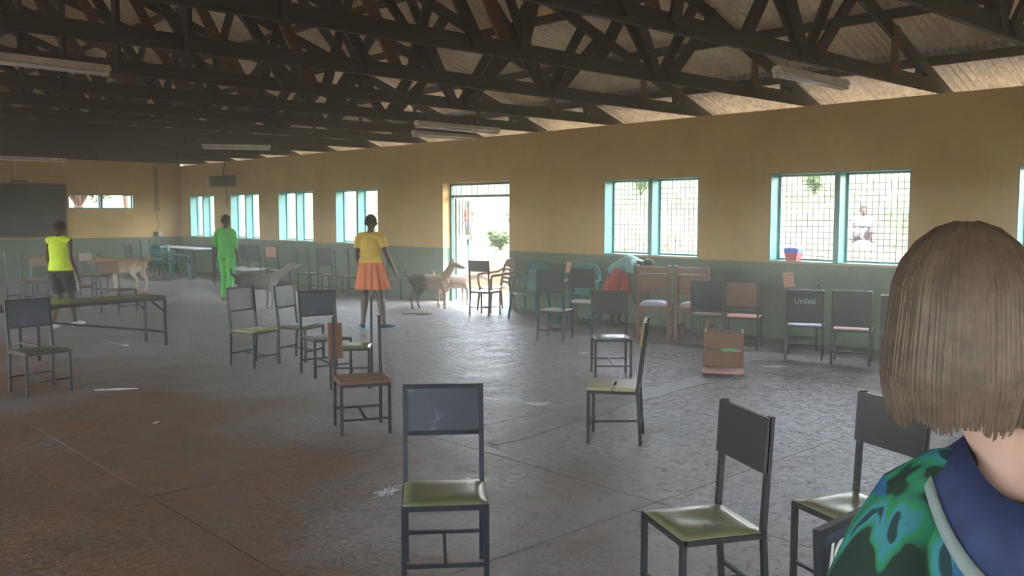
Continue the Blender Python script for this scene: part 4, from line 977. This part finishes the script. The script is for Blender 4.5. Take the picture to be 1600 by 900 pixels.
# bob of hair made of many locks over a cap
hb = B(); HC = Vector((-.01, .093, 1.474)); rn = random.Random(31)
def hairpt(ph, f, lift=1.0):
    if f < .5:
        th_ = f/.5*math.pi/2; r = math.sin(th_); z = .115*math.cos(th_)
        return HC+Vector((0.109*r*math.cos(ph)*lift, .096*r*math.sin(ph)*lift, z*lift))
    g_ = (f-.5)/.5; fl = 1+.10*math.sin(g_*math.pi*.62)-.34*max(0, g_-.68)
    return HC+Vector((0.109*fl*math.cos(ph)*lift, .096*fl*math.sin(ph)*lift, -.158*g_))
n = 48; vs = []; fs = []; m_ = 14
for i in range(m_+1):
    for k in range(n):
        ph = 2*math.pi*k/n; f = .02+.93*i/m_
        if math.cos(ph) > .55: f = min(f, .36)
        vs.append(tuple(hairpt(ph, f, .985)))
for i in range(m_): fs += [(i*n+k, (i+1)*n+k, (i+1)*n+(k+1) % n, i*n+(k+1) % n) for k in range(n)]
fs.append(tuple(range(n-1, -1, -1))); hb.add(vs, fs)
for k in range(760):
    ph = 2*math.pi*(k/760)+rn.uniform(-.006, .006)
    if math.cos(ph) > .60: continue
    end = rn.uniform(.95, 1.02)+.02*math.sin(ph*9); lo_ = rn.uniform(.988, 1.006)+.006*math.sin(ph*17+1); tw = rn.uniform(-.04, .04); pts = []; rad = []
    for i in range(11):
        f = .04+(end-.04)*i/10; pts.append(hairpt(ph+tw*f*f, f, lo_)); rad.append((.0016, .0044*(1 if i < 9 else .6)))
    rad[-1] = (.0008, .0012)
    hb.tube(pts, rad, 5, cap=False)
hb.build('hair', 'hair_brown', wm, True)

# ------------------------------------------------------------------ goats
def goat(label, x, y, deg, s, mat, head='up', horns=True, tail=.1):
    t = thing('goat', label, 'goat', (x, y, 0), R(deg), 'goats in the hall'); b = B(); S = (0, 1, 0)
    b.tube([(-.30, 0, .50), (-.20, 0, .505), (-.02, 0, .475), (.16, 0, .47), (.27, 0, .50)], [(.10, .085), (.125, .11), (.14, .125), (.135, .11), (.10, .085)], 16, side=S, round_cap=True)
    if head == 'up': nk = [(.24, 0, .53), (.34, 0, .66), (.40, 0, .77)]; hd = (.42, .80); hv = Vector((.20, 0, -.08))
    elif head == 'fwd': nk = [(.24, 0, .53), (.38, 0, .60), (.52, 0, .70)]; hd = (.54, .72); hv = Vector((.19, 0, .03))
    else: nk = [(.24, 0, .53), (.38, 0, .57), (.50, 0, .60)]; hd = (.52, .61); hv = Vector((.18, 0, -.09))
    b.tube(nk, [(.095, .065), (.07, .05), (.055, .045)], 12, side=S, round_cap=True)
    h = Vector((hd[0], 0, hd[1])); b.tube([h-hv*.15, h+hv*.25, h+hv*.65, h+hv], [(.055, .045), (.055, .045), (.038, .032), (.026, .026)], 12, side=S, round_cap=True)
    up_ = Vector((-hv.z, 0, hv.x)).normalized()
    for q in (1, -1):
        e = h+up_*.03+Vector((-.01, q*.035, 0)); b.tube([e, e+Vector((-.02, q*.06, .0)), e+Vector((-.03, q*.11, -.03))], [(.012, .018), (.012, .026), (.006, .010)], 8, round_cap=True)
    b.tube([h+hv*.6-up_*.03, h+hv*.55-up_*.10], [.012, .004], 6, round_cap=True)
    b.tube([(-.36, 0, .55), (-.42, 0, .60), (-.43, 0, .60+tail)], [.03, .028, .014], 8, round_cap=True)
    for q, ph in ((1, .06), (-1, -.05)):
        b.tube([(-.24, q*.075, .46), (-.20+ph, q*.085, .33), (-.29+ph, q*.08, .21), (-.27+ph, q*.08, .05), (-.255+ph, q*.08, .015)], [(.09, .055), (.055, .04), (.026, .022), (.02, .018), (.026, .024)], 10, side=S, round_cap=True)
        b.tube([(.20, q*.07, .46), (.21-ph, q*.075, .30), (.215-ph, q*.075, .20), (.20-ph, q*.075, .05), (.215-ph, q*.075, .015)], [(.065, .05), (.034, .03), (.027, .024), (.02, .018), (.026, .024)], 10, side=S, round_cap=True)
    bd = link('body', remesh(b, .011, 4, mat, 'body'), t); bd.scale = (s, s, s)
    if horns:
        for q in (1, -1):
            p = h+up_*.045+Vector((-.01, q*.02, 0)); B().tube([p, p+up_*.05+Vector((-.03, q*.015, 0)), p+up_*.08+Vector((-.08, q*.03, 0))], [.012, .009, .003], 7).build('horn', 'horn', bd, True)
    for q in (1, -1): B().ball(h+hv*.22+up_*.025+Vector((0, q*.04, 0)), .009, 8, 6).build('eye', 'dark', bd, True)
    return t
goat('dark-rumped tan goat walking out towards the doorway', 9.35, 12.12, -38, .95, 'goat_brown', 'up')
goat('pale fawn goat in the doorway behind the metal chair', 9.98, 12.22, -45, .88, 'goat_pale', 'down', False)
goat('grey goat stretching its neck, behind the group of five chairs', 7.12, 13.98, -38, 1.0, 'goat_grey', 'fwd', False)
goat('tan goat with white rump standing behind the red-brown chair at left', 6.8, 19.1, 138, 1.12, 'goat_tan', 'down', True, .09)

# ------------------------------------------------------------------ haze volume added to the hall in place of lens glare
hm = bpy.data.materials.new('added_haze'); hm.use_nodes = True; ht = hm.node_tree; ht.nodes.clear()
hv = ht.nodes.new('ShaderNodeVolumeScatter'); hv.inputs['Density'].default_value = .015; hv.inputs['Anisotropy'].default_value = .8
hv.inputs['Color'].default_value = (1, .97, .90, 1)
ho = ht.nodes.new('ShaderNodeOutputMaterial'); ht.links.new(hv.outputs[0], ho.inputs['Volume'])
M['haze'] = hm
tag(B().box(X0+.01, X1+TH-.02, Y0+.01, Y1-.01, .005, 5.6).build('haze', 'haze'), 'thin haze added to the hall in place of lens glare', 'haze', kind='stuff')
